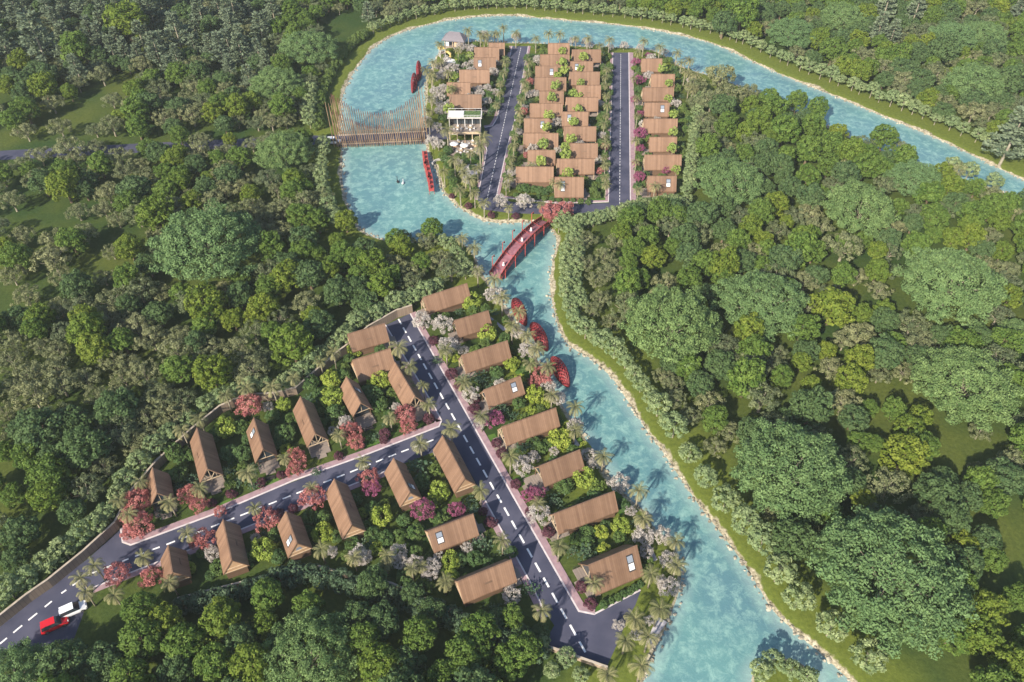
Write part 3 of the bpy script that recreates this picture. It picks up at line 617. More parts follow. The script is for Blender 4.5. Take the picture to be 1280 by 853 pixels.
def person(loc, yaw, label, step=0.2):
    root = empty('person', loc, yaw)
    V = [(0,0,.92),(0,.0,1.15),(0,0,1.38),(0,0,1.5),(0.02,0,1.62),(0,.1,.88),(step*.4,.11,.48),(step,.11,.06),(step+.14,.11,.03),(0,-.1,.88),(0,-.11,.48),(-step,-.11,.06),(-step+.14,-.11,.03),
         (0,.19,1.36),(.02,.24,1.1),(.12,.25,.88),(0,-.19,1.36),(-.02,-.24,1.1),(.06,-.26,.86)]
    E = [(0,1),(1,2),(2,3),(3,4),(0,5),(5,6),(6,7),(7,8),(0,9),(9,10),(10,11),(11,12),(2,13),(13,14),(14,15),(2,16),(16,17),(17,18)]
    Rd = [.15,.125,.14,.05,.105,.095,.065,.045,.04,.095,.065,.045,.04,.06,.045,.035,.06,.045,.035]
    me = bpy.data.meshes.new('body'); me.from_pydata(V, E, []); me.materials.append(M['skin']); o = link('body', me, root)
    md = o.modifiers.new('skin', 'SKIN'); md.use_smooth_shade = True
    for i, r in enumerate(Rd): me.skin_vertices[0].data[i].radius = (r, r)
    me.skin_vertices[0].data[0].use_root = True
    o.modifiers.new('sub', 'SUBSURF').levels = 1; o.modifiers['sub'].render_levels = 1
    mb = MB(); mb.lathe([(.40, .32), (.33, .6), (.22, .9), (.16, 1.05), (.19, 1.3), (.16, 1.42), (.06, 1.46)], 12); mb.build('dress', M['cloth'], root, True)
    mb = MB(); mb.lathe([(.10, 1.52), (.135, 1.6), (.125, 1.7), (.07, 1.765), (0, 1.775)], 10, (-.025, 0)); mb.build('hair', M['hair'], root, True)
    return tag(root, label, 'person', 'people crossing the red footbridge')
for fx, fy, lab, dy in ((-.72, -.25, 'person in a white dress crossing the lower end of the red footbridge', 0.4), (.02, .1, 'person in white walking at mid-span of the red footbridge', 3.3), (.42, .5, 'person in white walking near the far end of the red footbridge', 0.2)):
    x = fbh*fx; cy, sy = math.cos(fb.rotation_euler[2]), math.sin(fb.rotation_euler[2])
    person((fb.location.x + x*cy - fy*sy, fb.location.y + x*sy + fy*cy, fbz(x)), fb.rotation_euler[2] + dy, lab)

# ------------------------------------------------------------------ timber pole bridge
def pole_bridge():
    A, B = at(423, 175, 0.3), at(531, 170, 0.3); L = math.dist(A, B); yaw = math.atan2(B[1]-A[1], B[0]-A[0]); h = L/2; w = 3.4
    root = empty('pole_bridge', ((A[0]+B[0])/2, (A[1]+B[1])/2, 0), yaw); rg = random.Random(5)
    mb = MB(); mb.box(-h-.5, h+.5, -w, w, -.25, .3); mb.build('deck', M['asphalt'], root)
    for s in (-1, 1):
        mb = MB(); mb.box(-h-.4, h+.4, s*(w-.35)-.3, s*(w-.35)+.3, .303, .5); mb.build('kerb', M['coping'], root)
        mb = MB(); mb.bar((-h, s*(w+.15), 1.4), (h, s*(w+.15), 1.4), .14); mb.bar((-h, s*(w+.15), .8), (h, s*(w+.15), .8), .1); mb.build('handrail', M['pole'], root)
    top = lambda t: 7.6 + 8.2*abs(2*t-1)**1.9
    for s in (-1, 1):
        n = 42; tops = []
        for i in range(n):
            t = (i+.5)/n; x = -h + L*t + rg.uniform(-.12, .12); y = s*(w+.45+rg.uniform(0, .25)); zt = top(t) + rg.uniform(-.25, .55)
            lean = (-.9*(1-t)**3 + (-1.6*(t-.5) if t > .5 else 0)*.9)
            p0 = Vector((x, y, -2.2)); p1 = Vector((x+lean, y + s*.5, zt)); pm = p0.lerp(p1, .9)
            mb = MB(); r = rg.uniform(.115, .165); mb.tube([p0, pm], [r*1.1, r*.9], 6); o = mb.build('pole', M['pole'], root)
            mb = MB(); mb.tube([pm, p1], [r*1.05, r*.8], 6); mb.build('pole_tip', M['poletip'], o)
            tops.append(p0.lerp(p1, .88))
        for zf in (.0, .55):
            mb = MB(); mb.tube([p - Vector((0, 0, zf)) for p in tops], .05, 4); mb.build('top_rope', M['rope'], root)
    for sx in (-1, 1):
        for j in range(5):
            x = sx*(h - .9 + .5*j); s = 1 if j % 2 else -1; mb = MB(); zt = rg.uniform(14.5, 17.5)
            mb.tube([(x, s*(w+rg.uniform(0, .8)), -.5), (x - .5, s*(w+1.2), zt)], [.16, .1], 6); mb.build('corner_pole', M['pole'], root)
    return tag(root, 'road bridge screened by two curved rows of tall timber poles over the lake', 'bridge')
pole_bridge()

# ------------------------------------------------------------------ red lattice pods, zigzag jetty, swans
def pod(px, py, ang, L, Wd, H, label, tilt=0):
    x, y = at(px, py, 1.0); root = empty('red_pod', (x, y, -0.25), R(ang)); root.rotation_euler[1] = 0; root.rotation_euler[0] = R(tilt)
    nu, nv = 22, 12; sh = MB(); rb = MB()
    def P(u, v, k=1.0): # u -1..1 along, v 0..pi across
        w = (1-abs(u)**2.2)**.75; return (u*L/2, k*w*Wd/2*math.cos(v), .15 + k*w*H*math.sin(v)**.8)
    for i in range(nu):
        for j in range(nv):
            if (i+j) % 2 == 0 and 0 < i < nu-1: continue
            u0, u1 = -1+2*i/nu, -1+2*(i+1)/nu; v0, v1 = math.pi*j/nv, math.pi*(j+1)/nv
            sh.add([P(u0,v0),P(u1,v0),P(u1,v1),P(u0,v1)], [(0,1,2,3)])
    sh.build('shell', M['crimson'], root)
    for j in range(0, nv+1, 2): rb.tube([P(-1+2*i/nu*.999+.001, math.pi*j/nv, 1.03) for i in range(nu+1)], .09, 5)
    for i in range(2, nu-1, 2): rb.tube([P(-1+2*i/nu, math.pi*j/nv, 1.03) for j in range(nv+1)], .08, 5)
    rb.build('ribs', M['podrib'], root)
    mb = MB(); n = 20
    mb.prism([(L*.49*math.cos(2*math.pi*k/n), Wd*.5*math.sin(2*math.pi*k/n)) for k in range(n)], -.15, .2); mb.build('float', M['dkred'], root)
    return tag(root, label, 'pod', 'red woven pods along the shore')
pod(649, 387, 108, 11.2, 3.1, 3.2, 'crimson lattice pod floating closest to the red footbridge foot')
pod(674, 418, 112, 11.2, 3.1, 3.2, 'crimson lattice pod standing between two palms and white blossom')
pod(700, 462, 112, 11.0, 3.1, 3.4, 'large crimson lattice pod behind the pink tree on the bank')
pod(523.5, 89, 92, 12.0, 2.0, 4.8, 'tall crimson pod in the lake farther from the pole bridge')
pod(517.5, 104, 88, 12.0, 1.9, 4.6, 'slim crimson pod in the lake just above the pole bridge end')
def jetty():
    x, y = at(534, 214, 0.8); root = empty('zigzag_jetty', (x, y, -0.6), 0); pts = [(530.5,189),(532.5,205),(532.2,202),(536.8,222),(537,219.5),(539.6,238)]
    for k in range(3):
        a, b = [Vector((*at(*pts[2*k+i], 1.4), 0)) - Vector((x, y, 0)) for i in (0, 1)]; d = (b-a).normalized(); n = Vector((-d.y, d.x, 0))
        mb = MB(); q = [a+n*.8, a-n*.8, b-n*.8, b+n*.8]; mb.prism([(p.x, p.y) for p in q], 1.6, 2.0); o = mb.build('deck', M['red'], root)
        mb = MB()
        for t in (.2, .5, .8):
            c = a.lerp(b, t) + n*.15; mb.prism([((c+d*i*.45+n*j*.4).x, (c+d*i*.45+n*j*.4).y) for i, j in ((-1,-1),(1,-1),(1,1),(-1,1))], 2.004, 2.5)
        mb.build('hatch', M['dkred'], o)
        mb = MB()
        for t in (.08, .35, .65, .92):
            for s in (-1, 1):
                c = a.lerp(b, t) + n*s*.8; mb.tube([(c.x, c.y, -1.6), (c.x, c.y, 2.9)], .07, 5)
        for s in (-1, 1): mb.bar((a+n*s*.8).to_tuple()[:2] + (2.8,), (b+n*s*.8).to_tuple()[:2] + (2.8,), .1)
        mb.build('railing', M['red'], o)
    tag(root, 'red zigzag jetty in three stepped lengths on stilts below the pole bridge', 'jetty')
jetty()
def swan(px, py, yaw, m, label, neck):
    x, y = at(px, py, -0.4); root = empty('swan', (x, y, -0.62), yaw)
    mb = MB(); prof = [(-.62,.02,.30),(-.5,.12,.22),(-.25,.26,.2),(.05,.3,.2),(.3,.2,.22),(.42,.08,.28)]; n = 8; vs = []
    for xx, r, zc in prof: vs += [(xx, r*math.cos(2*math.pi*k/n), zc+.75*r*math.sin(2*math.pi*k/n)) for k in range(n)]
    mb.add(vs, [(i*n+k, i*n+(k+1)%n, (i+1)*n+(k+1)%n, (i+1)*n+k) for i in range(len(prof)-1) for k in range(n)])
    mb.tube([(.3,0,.25),(.5,0,.45),(.48,0,.7),(.42,0,.95*neck),(.52,0,1.1*neck),(.68,0,1.06*neck)], [.1,.075,.06,.055,.07,.03], 7)
    mb.build('body', m, root, True); mb = MB(); mb.bar((.66,0,1.06*neck),(.8,0,1.02*neck),.05); mb.build('beak', M['red'], root)
    root.scale = (1.5, 1.5, 1.5); return tag(root, label, 'swan')
swan(497.3, 227.5, 1.9, M['black'], 'black swan with raised neck swimming on the lake', 1.15)
swan(503.6, 229.3, 1.5, M['white'], 'white swan swimming beside the black one', .8)

# ------------------------------------------------------------------ cars
def car(px, py, yaw, paint, label, van=False):
    x, y = at(px, py, 0.8); root = empty('parked_car', (x, y, 0.02), yaw); H = 1.75 if van else 1.5; rf = .62 if van else .5
    st = [(-2.2,.55,.8),(-2.1,.95,.86),(-1.2,.98,.9),(0,.98,.9),(1.1,.95,.9),(2.0,.72,.84),(2.2,.5,.74)]
    mb = MB(); vs = []
    for xx, zt, hw in st: vs += [(xx,-hw,.28),(xx,-hw-.02,.6),(xx,-hw*.93,zt),(xx,hw*.93,zt),(xx,hw+.02,.6),(xx,hw,.28)]
    n = 6; mb.add(vs, [(i*n+k, i*n+(k+1)%n, (i+1)*n+(k+1)%n, (i+1)*n+k) for i in range(len(st)-1) for k in range(n)] + [tuple(range(6))[::-1], tuple(36+k for k in range(6))])
    mb.build('body', paint, root)
    c = [(-2.0 if van else -1.75,.95),(-1.75 if van else -1.2,H),(.35,H),(1.15,.95)]
    mb = MB(); lo, hi = .82, .66
    q = [(c[0][0],-lo,.95),(c[3][0],-lo,.95),(c[3][0],lo,.95),(c[0][0],lo,.95),(c[1][0],-hi,H-.02),(c[2][0],-hi,H-.02),(c[2][0],hi,H-.02),(c[1][0],hi,H-.02)]
    mb.add(q, [(0,1,5,4),(1,2,6,5),(2,3,7,6),(3,0,4,7)]); mb.build('windows', M['glass'], root)
    mb = MB(); mb.box(c[1][0]-.03, c[2][0]+.03, -hi-.03, hi+.03, H-.016, H+.04); mb.build('roof', paint, root)
    for sx in (-1.35, 1.35):
        for s in (-1, 1):
            mb = MB(); mb.tube([(sx, s*.72, .32), (sx, s*.93, .32)], .32, 12); wv = mb.build('wheel', M['tyre'], root)
            mb = MB(); mb.tube([(sx, s*.925, .32), (sx, s*.945, .32)], .18, 10); mb.build('rim', M['metal'], wv)
    for s in (-1, 1):
        mb = MB(); mb.box(2.02, 2.16, s*.55-.16, s*.55+.16, .6, .72); mb.build('headlight', M['lamp'], root)
    root.scale = (1.15, 1.15, 1.2) if van else (1, 1, 1); return tag(root, label, 'car')
car(68, 780, R(30), M['carred'], 'red car parked under trees at the low end of the road', True)
car(91, 762, R(30), M['carwhite'], 'white car parked on the road ahead of the red one', True)
car(417, 176.5, R(3), M['carwhite'], 'small white car entering the pole bridge', True)

# ------------------------------------------------------------------ clubhouse, lakeside pavilion, play corner
def clubhouse():
    x0 = at(562, 190, .3)[0]; x1 = at(598, 190, .3)[0]; yf = at(580, 194, .3)[1]; yb = at(580, 140, 7.0)[1]; cx = (x0+x1)/2
    root = empty('clubhouse', (cx, yf, 0)); w = (x1-x0)/2 + .6; D = yb - yf
    ym = D - 4.4; yu = D - 8.2      # back block from ym to D, upper terrace from yu to ym, lower terrace in front
    mb = MB(); mb.box(-w, w, 0, yu, -.1, .35); mb.build('lower_terrace', M['deck'], root)
    mb = MB(); mb.box(-w, w, yu, ym, 3.1, 3.5); mb.box(-w, w, ym, D, 3.1, 3.5); ut = mb.build('upper_terrace', M['deck'], root)
    mb = MB(); mb.box(-w-.1, w+.1, yu-.35, yu-.02, 2.95, 3.7); mb.build('terrace_beam', M['beam'], ut)
    mb = MB(); mb.box(-w, w, D-.25, D, 0, 7); mb.box(-w, -w+.25, ym, D-.25, 0, 7); mb.box(w-.25, w, ym, D-.25, 0, 7); mb.box(-w+.25, w-.25, ym+.6, ym+.8, 0, 3.1); mb.build('wall', M['concrete'], root)
    for i in range(5):
        x = -w+.3+(2*w-.6)*i/4; mb = MB(); mb.box(x-.14, x+.14, yu+.05, yu+.33, .35, 3.1); mb.build('pillar', M['beam'], root)
        if i not in (0, 4): mb = MB(); mb.box(x-.1, x+.1, ym+.1, ym+.3, 3.5, 6.9); mb.build('pillar', M['white'], root)
    mb = MB()
    for i in range(8):
        xx = -w+.35+(2*w-.7)*i/8; mb.box(xx+.05, xx+(2*w-.7)/8-.05, ym+2.0, ym+2.06, 3.55, 6.7)
    gl = MB()
    for i in range(9): xx = -w+.35+(2*w-.7)*i/8; gl.box(xx-.05, xx+.05, ym+1.96, ym+2.1, 3.5, 6.9)
    wo = gl.build('window', M['frame'], root); mb.build('pane', M['glass'], wo)
    mb = MB(); mb.box(-w-.5, w+.5, ym-.6, D+.3, 7.0, 7.35); rf = mb.build('roof', M['concrete'], root)
    mb = MB(); mb.box(-w, -.4, ym, D-.4, 7.354, 7.62); mb.build('roof_slab', M['white'], rf)
    mb = MB(); mb.box(-.2, w-.1, ym+.2, D-.3, 7.354, 7.56); mb.build('roof_turf', M['turf'], rf)
    mb = MB(); 
    for a, b in (((-.3, ym-.4), (w+.35, ym-.4)), ((w+.35, ym-.4), (w+.35, D+.1)), ((w+.35, D+.1), (-w-.3, D+.1))):
        mb.bar((*a, 8.25), (*b, 8.25), .08); 
        for i in range(6): px_, py_ = a[0]+(b[0]-a[0])*i/5, a[1]+(b[1]-a[1])*i/5; mb.bar((px_, py_, 7.35), (px_, py_, 8.25), .05)
    mb.build('roof_railing', M['white'], rf)
    mb = MB(); mb.box(-.35, .35, 4.2, yu-.4, .354, .6); mb.box(-w+1, w-1, 5.2, 5.6, .354, 1.1); mb.build('planter', M['tan'], root)
    tag(root, 'flat-roofed white clubhouse with stepped dining terraces by the pole bridge', 'clubhouse')
    def dining(x, y, z, lab, n=4):
        t = empty('dining_set', (cx+x, yf+y, z)); mb = MB(); mb.box(-.55, .55, -.4, .4, .70, .76); mb.box(-.1, .1, -.1, .1, .03, .7); mb.box(-.35, .35, -.25, .25, 0, .03); mb.build('table', M['beam'], t)
        for sx, sy in ((-1, 0), (1, 0), (0, -1), (0, 1))[:n]:
            mb = MB(); X, Y = sx*.95, sy*.8; mb.box(X-.25, X+.25, Y-.25, Y+.25, .40, .46)
            for i, j in ((-1,-1),(1,-1),(1,1),(-1,1)): mb.box(X+i*.2-.03, X+i*.2+.03, Y+j*.2-.03, Y+j*.2+.03, 0, .4)
            bx, by = X+sx*.24, Y+sy*.24
            mb.box(bx-(.03 if sx else .25), bx+(.03 if sx else .25), by-(.25 if sx else .03), by+(.25 if sx else .03), .46, .9)
            mb.build('chair', M['white'], t)
        t.scale = (1.3, 1.3, 1.2)
        tag(t, lab, 'dining set', 'tables on the clubhouse terraces')
    dining(-w*.45, yu+1.9, 3.5, 'dining table on the upper clubhouse terrace below the white roof slab'); dining(w*.35, yu+1.9, 3.5, 'dining table on the upper clubhouse terrace below the planted roof')
    dining(-w*.4, 7.2, .35, 'dining table under the edge beam on the lower clubhouse terrace'); dining(-w*.2, 1.6, .35, 'front table with grey chairs beside the outer umbrella'); dining(w*.45, 1.4, .35, 'front table with pale chairs near the tall palms')
    dining(w*.5, 7.0, .35, 'dining table beside the planter on the lower clubhouse terrace')
    for x, y, lab in ((-w*.62, 3.6, 'round white umbrella at the outer corner of the lower terrace'), (w*.02, 2.6, 'round white umbrella at the middle of the lower terrace')):
        u = empty('umbrella', (cx+x, yf+y, .35)); mb = MB(); mb.lathe([(1.5, 2.25), (1.45, 2.32), (.8, 2.6), (0, 2.85)], 16); mb.build('canopy', M['white'], u)
        mb = MB(); mb.tube([(0,0,0),(0,0,2.8)], .04, 6); mb.lathe([(0,.1),(.35,.08),(.35,0)], 10); mb.build('stand', M['frame'], u); tag(u, lab, 'umbrella')
clubhouse()
def pavilion():
    x, y = at(569, 57, 0); root = empty('lakeside_pavilion', (x, y, 0), R(-12)); 
    mb = MB(); mb.box(-4.2, 4.2, -2.6, 2.6, -.4, .3); mb.build('deck', M['deck'], root)
    mb = MB(); mb.box(.2, 3.9, -2.2, 2.2, .3, 3.4); mb.build('wall', M['tan'], root)
    mb = MB(); mb.box(-3.6, -2.2, -1.9, -1.8, .3, 2.6); mb.build('curtain', M['white'], root)
    for a in (-3.9, -.4):
        for b in (-2.3, 2.3): mb = MB(); mb.box(a-.12, a+.12, b-.12, b+.12, .3, 3.4); mb.build('post', M['beam'], root)
    mb = MB(); e = [(-5,-3.4,3.3),(5,-3.4,3.3),(5,3.4,3.3),(-5,3.4,3.3)]; r = [(-2.2,0,6.0),(2.2,0,6.0)]; e2 = [(p[0], p[1], 3.12) for p in e]
    mb.add(e + r + e2, [(0,1,5,4),(1,2,5),(2,3,4,5),(3,0,4),(6,9,8,7),(0,6,7,1),(1,7,8,2),(2,8,9,3),(3,9,6,0)]); rf = mb.build('roof', M['slate'], root)
    tag(root, 'lakeside pavilion with dark hipped roof and tan end wall', 'pavilion')
pavilion()
def play():
    x, y = at(553, 72, 0); root = empty('play_tower', (x, y, 0), R(20))
    for a in (-1, 1):
        for b in (-1, 1): mb = MB(); mb.box(a-.1, a+.1, b-.1, b+.1, 0, 4.2); mb.build('post', M['white'], root)
    mb = MB(); mb.box(-1.2, 1.2, -1.2, 1.2, 2.0, 2.2); mb.build('platform', M['deck'], root)
    mb = MB(); mb.add([(-1.5,-1.5,4.1),(1.5,-1.5,4.1),(1.5,1.5,4.1),(-1.5,1.5,4.1),(0,0,5.2)], [(0,1,4),(1,2,4),(2,3,4),(3,0,4),(0,3,2,1)]); mb.build('canopy', M['yellow'], root)
    mb = MB(); mb.tube([(1.2,0,2.4),(2.4,-.4,2.2),(3.2,-1.6,1.6),(2.6,-2.8,1.0),(1.2,-3.3,.5),(0,-3.2,.3)], .55, 8); mb.build('slide', M['yellow'], root, True)
    tag(root, 'yellow play tower with curling slide beside the lakeside pavilion', 'play tower')
    x, y = at(563, 77, 2.6); t = empty('shade_sail', (x, y, 0), R(-15))
    mb = MB(); mb.add([(-2.6,-1.4,2.5),(2.7,-1.7,3.2),(2.4,1.6,2.6),(-2.4,1.8,3.3),(0,0,2.75)], [(0,1,4),(1,2,4),(2,3,4),(3,0,4)]); mb.build('canopy', M['white'], t)
    for a, b, z in ((-2.6,-1.4,2.5),(2.7,-1.7,3.2),(2.4,1.6,2.6),(-2.4,1.8,3.3)): mb = MB(); mb.tube([(a,b,0),(a,b,z+.1)], .07, 6); mb.build('post', M['frame'], t)
    tag(t, 'white shade sail on four posts beside the yellow slide', 'shade sail')
play()
def arc_wall(px, py, r, a0, a1, label):
    x, y = at(px, py, 0); root = MB(); n = 14; P = lambda q, rr: (rr*math.cos(q), rr*math.sin(q))
    for i in range(n):
        q0, q1 = R(a0+(a1-a0)*i/n), R(a0+(a1-a0)*(i+1)/n); root.prism([P(q0, r), P(q1, r), P(q1, r+.55), P(q0, r+.55)], 0, .6)
    o = root.build('curved_bench', M['concrete']); o.location = (x, y, .02); tag(o, label, 'bench')
arc_wall(588, 218, 3.3, 20, 175, 'white curved bench wall round the island patio by the palms')
arc_wall(551, 206, 2.6, 30, 190, 'white curved bench wall near the red zigzag jetty')
def bench(px, py, yaw, label):
    x, y = at(px, py, 0); t = empty('garden_bench', (x, y, 0.01), R(yaw))
    mb = MB(); [mb.box(-1, 1, -.22+.17*i, -.08+.17*i, .42, .47) for i in range(3)]; mb.build('seat', M['frame'], t)
    mb = MB(); [mb.box(-1, 1, .26, .3, .58+.16*i, .68+.16*i) for i in range(3)]; mb.build('backrest', M['frame'], t)
    for a in (-.85, .85): mb = MB(); mb.box(a-.05, a+.05, -.2, .25, 0, .42); mb.build('leg', M['frame'], t)
    tag(t, label, 'bench', 'dark benches beside the lower road')
bench(338.8, 600, 20, 'dark slatted bench on the lawn below the skylight villa'); bench(462, 538, 22, 'dark slatted bench on the lawn below the railed deck'); bench(662, 612, -60, 'dark slatted bench beside the tan deck on the river side')
# ------------------------------------------------------------------ plants: meshes
def unit(v): return v / np.maximum(np.linalg.norm(v, axis=-1, keepdims=True), 1e-9)
def leaves(rg, lobes, per, ls, rand=0.55, up=0.25, aspect=0.6, shell=0.35):
    """rhombic leaf sprays over the outer side of each lobe; returns verts, tint per face"""
    VS, TS = [], []
    cen = np.mean([c for c, _ in lobes], 0)
    for c, r in lobes:
        c = np.array(c, float); r = np.array(r, float) if np.ndim(r) else np.array([r]*3, float)
        n = max(6, int(per * (r.mean() ** 2))); d = unit(rg.normal(size=(n, 3)))
        o = c - cen; 
        if np.linalg.norm(o) > .05: d = np.where((d @ unit(o))[:, None] < -.45, -d, d)
        p = c + d * r * (1 - shell * rg.random((n, 1)) ** 1.5)
        nm = unit(d + rand * rg.normal(size=(n, 3)) + [0, 0, up]); t = unit(np.cross(nm, rg.normal(size=(n, 3)))); b = np.cross(nm, t)
        l = ls * rg.uniform(.65, 1.3, (n, 1)); w = l * aspect * rg.uniform(.7, 1.2, (n, 1))
        VS.append(np.stack([p + t*l, p + b*w, p - t*l, p - b*w], 1)); TS.append(np.clip(rg.normal(.5, .2) + rg.normal(0, .22, n), 0, 1))
    return np.concatenate(VS), np.concatenate(TS)
def leaf_mesh(name, V, T, m, tube=None, tm=None):
    nq = len(V); verts = V.reshape(-1, 3); faces = np.arange(nq*4).reshape(-1, 4)
    vl, fl = verts.tolist(), faces.tolist()
    if tube is not None: o = len(vl); vl += [tuple(v) for v in tube.v]; fl += [[i+o for i in f] for f in tube.f]
    me = bpy.data.meshes.new(name); me.from_pydata(vl, [], fl); me.materials.append(m)
    a = me.attributes.new('tint', 'FLOAT', 'FACE'); tt = np.zeros(len(fl), np.float32); tt[:nq] = T; a.data.foreach_set('value', tt)
    if tube is not None:
        me.materials.append(tm); mi = np.zeros(len(fl), np.int32); mi[nq:] = 1; me.polygons.foreach_set('material_index', mi)
    return me
def limbs(rg, tips, top, base_r, fork=0.5, n=5):
    mb = MB(); mb.tube([(0,0,-.12), (rg.normal(0,.02), rg.normal(0,.02), top*.5), (0,0,top)], [base_r*1.35, base_r, base_r*.75], 7)
    for t in tips:
        t = np.array(t); mid = np.array([t[0]*.35, t[1]*.35, top + (t[2]-top)*.55]); mb.tube([(0,0,top-.02), tuple(mid), tuple(t)], [base_r*.6, base_r*.36, base_r*.12], n)
    return mb
def dome(rg, n, R0=1.0, zs=1.0, zmin=-.35, jit=.1):
    """points spread over an egg, golden-angle, jittered"""
    k = np.arange(n) + .5; z = 1 - (1 - zmin) * k / n; th = k * 2.39996 + rg.random()*6; r = np.sqrt(np.maximum(0, 1 - z*z))
    p = np.stack([r*np.cos(th), r*np.sin(th), z], 1) + rg.normal(0, jit, (n, 3)); return p * [R0, R0, zs * R0]
def sp_round(rg, m, tall=1.1):
    pts = dome(rg, 44, .80, tall, -.55, .09); c0 = np.array([0, 0, 1.28]); e = rg.uniform(.86, 1.12, 2)
    lob = [(c0 + p * [e[0], e[1], 1], rg.uniform(.19, .30) * np.array([1, 1, .82])) for p in pts] + [(c0 + p*.45, .38) for p in dome(rg, 6, .8, 1, -.6)]
    V, T = leaves(rg, lob, 1150, .074); tb = limbs(rg, [c0 + p*.6 for p in pts[::9]], .6, .085); return V, T, tb
def sp_limetree(rg, m):
    c0 = np.array([0, 0, 2.6]); lob = [(c0 + p * rg.uniform(.75, 1.15), rg.uniform(.22, .40)) for p in dome(rg, 17, .74, .9, -.5, .13)]
    V, T = leaves(rg, lob, 520, .125, .7, .3); return V, T, limbs(rg, [c0 + [a, b, .3] for a, b in ((.3, .2), (-.3, .1), (0, -.35))], 1.7, .06)
def sp_broad(rg, m): return sp_round(rg, m, .92)
def sp_olive(rg, m):
    pts = dome(rg, 26, .86, .62, -.22, .12); c0 = np.array([0, 0, .95])
    lob = [(c0 + p, rg.uniform(.18, .29) * np.array([1, 1, .75])) for p in pts if rg.random() < .95] + [(c0 + p*.5, rg.uniform(.16, .24)) for p in dome(rg, 9, .9, .6, -.2)]
    V, T = leaves(rg, lob, 1500, .060, .6, .35, .5, .6); tb = limbs(rg, [c0 + p*.75 for p in pts[::3]], .42, .07)
    return V, T, tb
def sp_giant(rg, m):
    c0 = np.array([0, 0, .46]); e = rg.uniform(.93, 1.06, 2); cl = dome(rg, 64, .86, .66, -.06, .035); lob = []
    for p in cl:
        if rg.random() < .04: continue
        q = p * rg.uniform(.92, 1.06)
        for _ in range(rg.integers(4, 7)): lob.append((c0 + (q + rg.normal(0, .06, 3) * [1, 1, .5]) * [e[0], e[1], 1], rg.uniform(.07, .115) * np.array([1.15, 1.15, .65])))
    lob += [(c0 + p*.86, .13) for p in dome(rg, 84, .86, .64, -.02, .03)]
    V, T = leaves(rg, lob, 6400, .0225, .6, .35, .5, .55); tb = limbs(rg, [c0 + p*.86 for p in cl[::6]], .26, .028); return V, T, tb
def sp_bank(rg, m):
    c0 = np.array([0, 0, 1.45]); lob = [(c0 + p, rg.uniform(.22, .34) * np.array([1.1, 1.1, .6])) for p in dome(rg, 26, .78, .85, -.6, .10)]
    V, T = leaves(rg, lob, 620, .115, .5, .5, .5, .5); tb = limbs(rg, [c0 + (l[0]-c0)*.4 for l in lob[::5]], .9, .06); return V, T, tb
def sp_shrub(rg, m):
    c0 = np.array([0, 0, .62]); lob = [(c0 + p, rg.uniform(.24, .38)) for p in dome(rg, 20, .72, .8, -.45, .09)]
    V, T = leaves(rg, lob, 760, .092); tb = limbs(rg, [c0 + (l[0]-c0)*.3 for l in lob[::6]], .3, .05); return V, T, tb
def sp_blossom(rg, m):
    pts = dome(rg, 34, .82, .72, -.3, .14); c0 = np.array([0, 0, 1.05]); lob = [(c0 + p * rg.uniform(.75, 1.05), rg.uniform(.17, .30)) for p in pts]
    V, T = leaves(rg, lob, 1000, .062, .8, .25, .6, .7); tb = limbs(rg, [c0 + p*.8 for p in pts[::3]], .4, .06); return V, T, tb
def sp_broadleaf(rg, m):
    """big-leaved garden plant: arching paddles"""
    VS, TS = [], []
    for k in range(70):
        a = rg.random()*6.283; x, y = rg.normal(0, .38, 2); z = rg.uniform(.35, 1.05); el = rg.uniform(-.2, .9); d = np.array([math.cos(a)*math.cos(el), math.sin(a)*math.cos(el), math.sin(el)]); s = np.array([-math.sin(a), math.cos(a), 0]) 
        p = np.array([x, y, z]); L = rg.uniform(.24, .42); wd = L*.3; tip = p + d*L + np.array([0, 0, -.10]); md = p + d*L*.5
        VS += [np.stack([p, md + s*wd + [0,0,.03], tip, md + [0,0,-.02]]), np.stack([p, md + [0,0,-.02], tip, md - s*wd + [0,0,.03]])]; t = rg.random(); TS += [t, t]
    tb = MB(); [tb.tube([(0,0,-.05), (rg.normal(0,.2), rg.normal(0,.2), .5)], [.03, .02], 5) for _ in range(7)]
    return np.array(VS), np.array(TS), tb
def sp_palm(rg, m, hgt=2.55):
    VS, TS = [], []; nf = 21
    for k in range(nf):
        a = k*2.39996 + rg.normal(0, .15); age = k/nf; el = 1.0 - 1.35*age + rg.normal(0, .1); L = rg.uniform(1.0, 1.18); d = np.array([math.cos(a), math.sin(a), 0]); s = np.array([-math.sin(a), math.cos(a), 0])
        p = np.array([0, 0, hgt]); ang = el; N = 10; st = L/N
        for i in range(N):
            q = p + (d*math.cos(ang) + np.array([0, 0, 1])*math.sin(ang))*st; ang -= .10 + .022*i
            wl = .27*math.sin(math.pi*min(1, (i+.9)/(N+1.0)))**.6 + .02; fw = (q-p)/st
            for sg in (-1, 1):
                b0, b1 = p, p + (q-p)*.55; t0 = b0 + fw*wl*.75 + s*sg*wl*.62 + np.array([0, 0, -wl*.28 - .04*age*rg.random()]); t1 = t0 + fw*.03
                VS.append(np.stack([b0, b1, t1, t0]) if sg > 0 else np.stack([b1, b0, t0, t1])); TS.append(np.clip(.15 + .05*i + .55*max(0, age-.2) + rg.normal(0, .13), 0, 1))
            VS.append(np.stack([p - s*.016, q - s*.012, q + s*.012, p + s*.016])); TS.append(.9); p = q
    tb = MB(); lx = rg.normal(0, .08); tb.tube([(lx, 0, -.1), (lx*.7, 0, hgt*.4), (lx*.2, 0, hgt*.8), (0, 0, hgt)], [.10, .075, .065, .085], 7)
    return np.array(VS), np.array(TS), tb
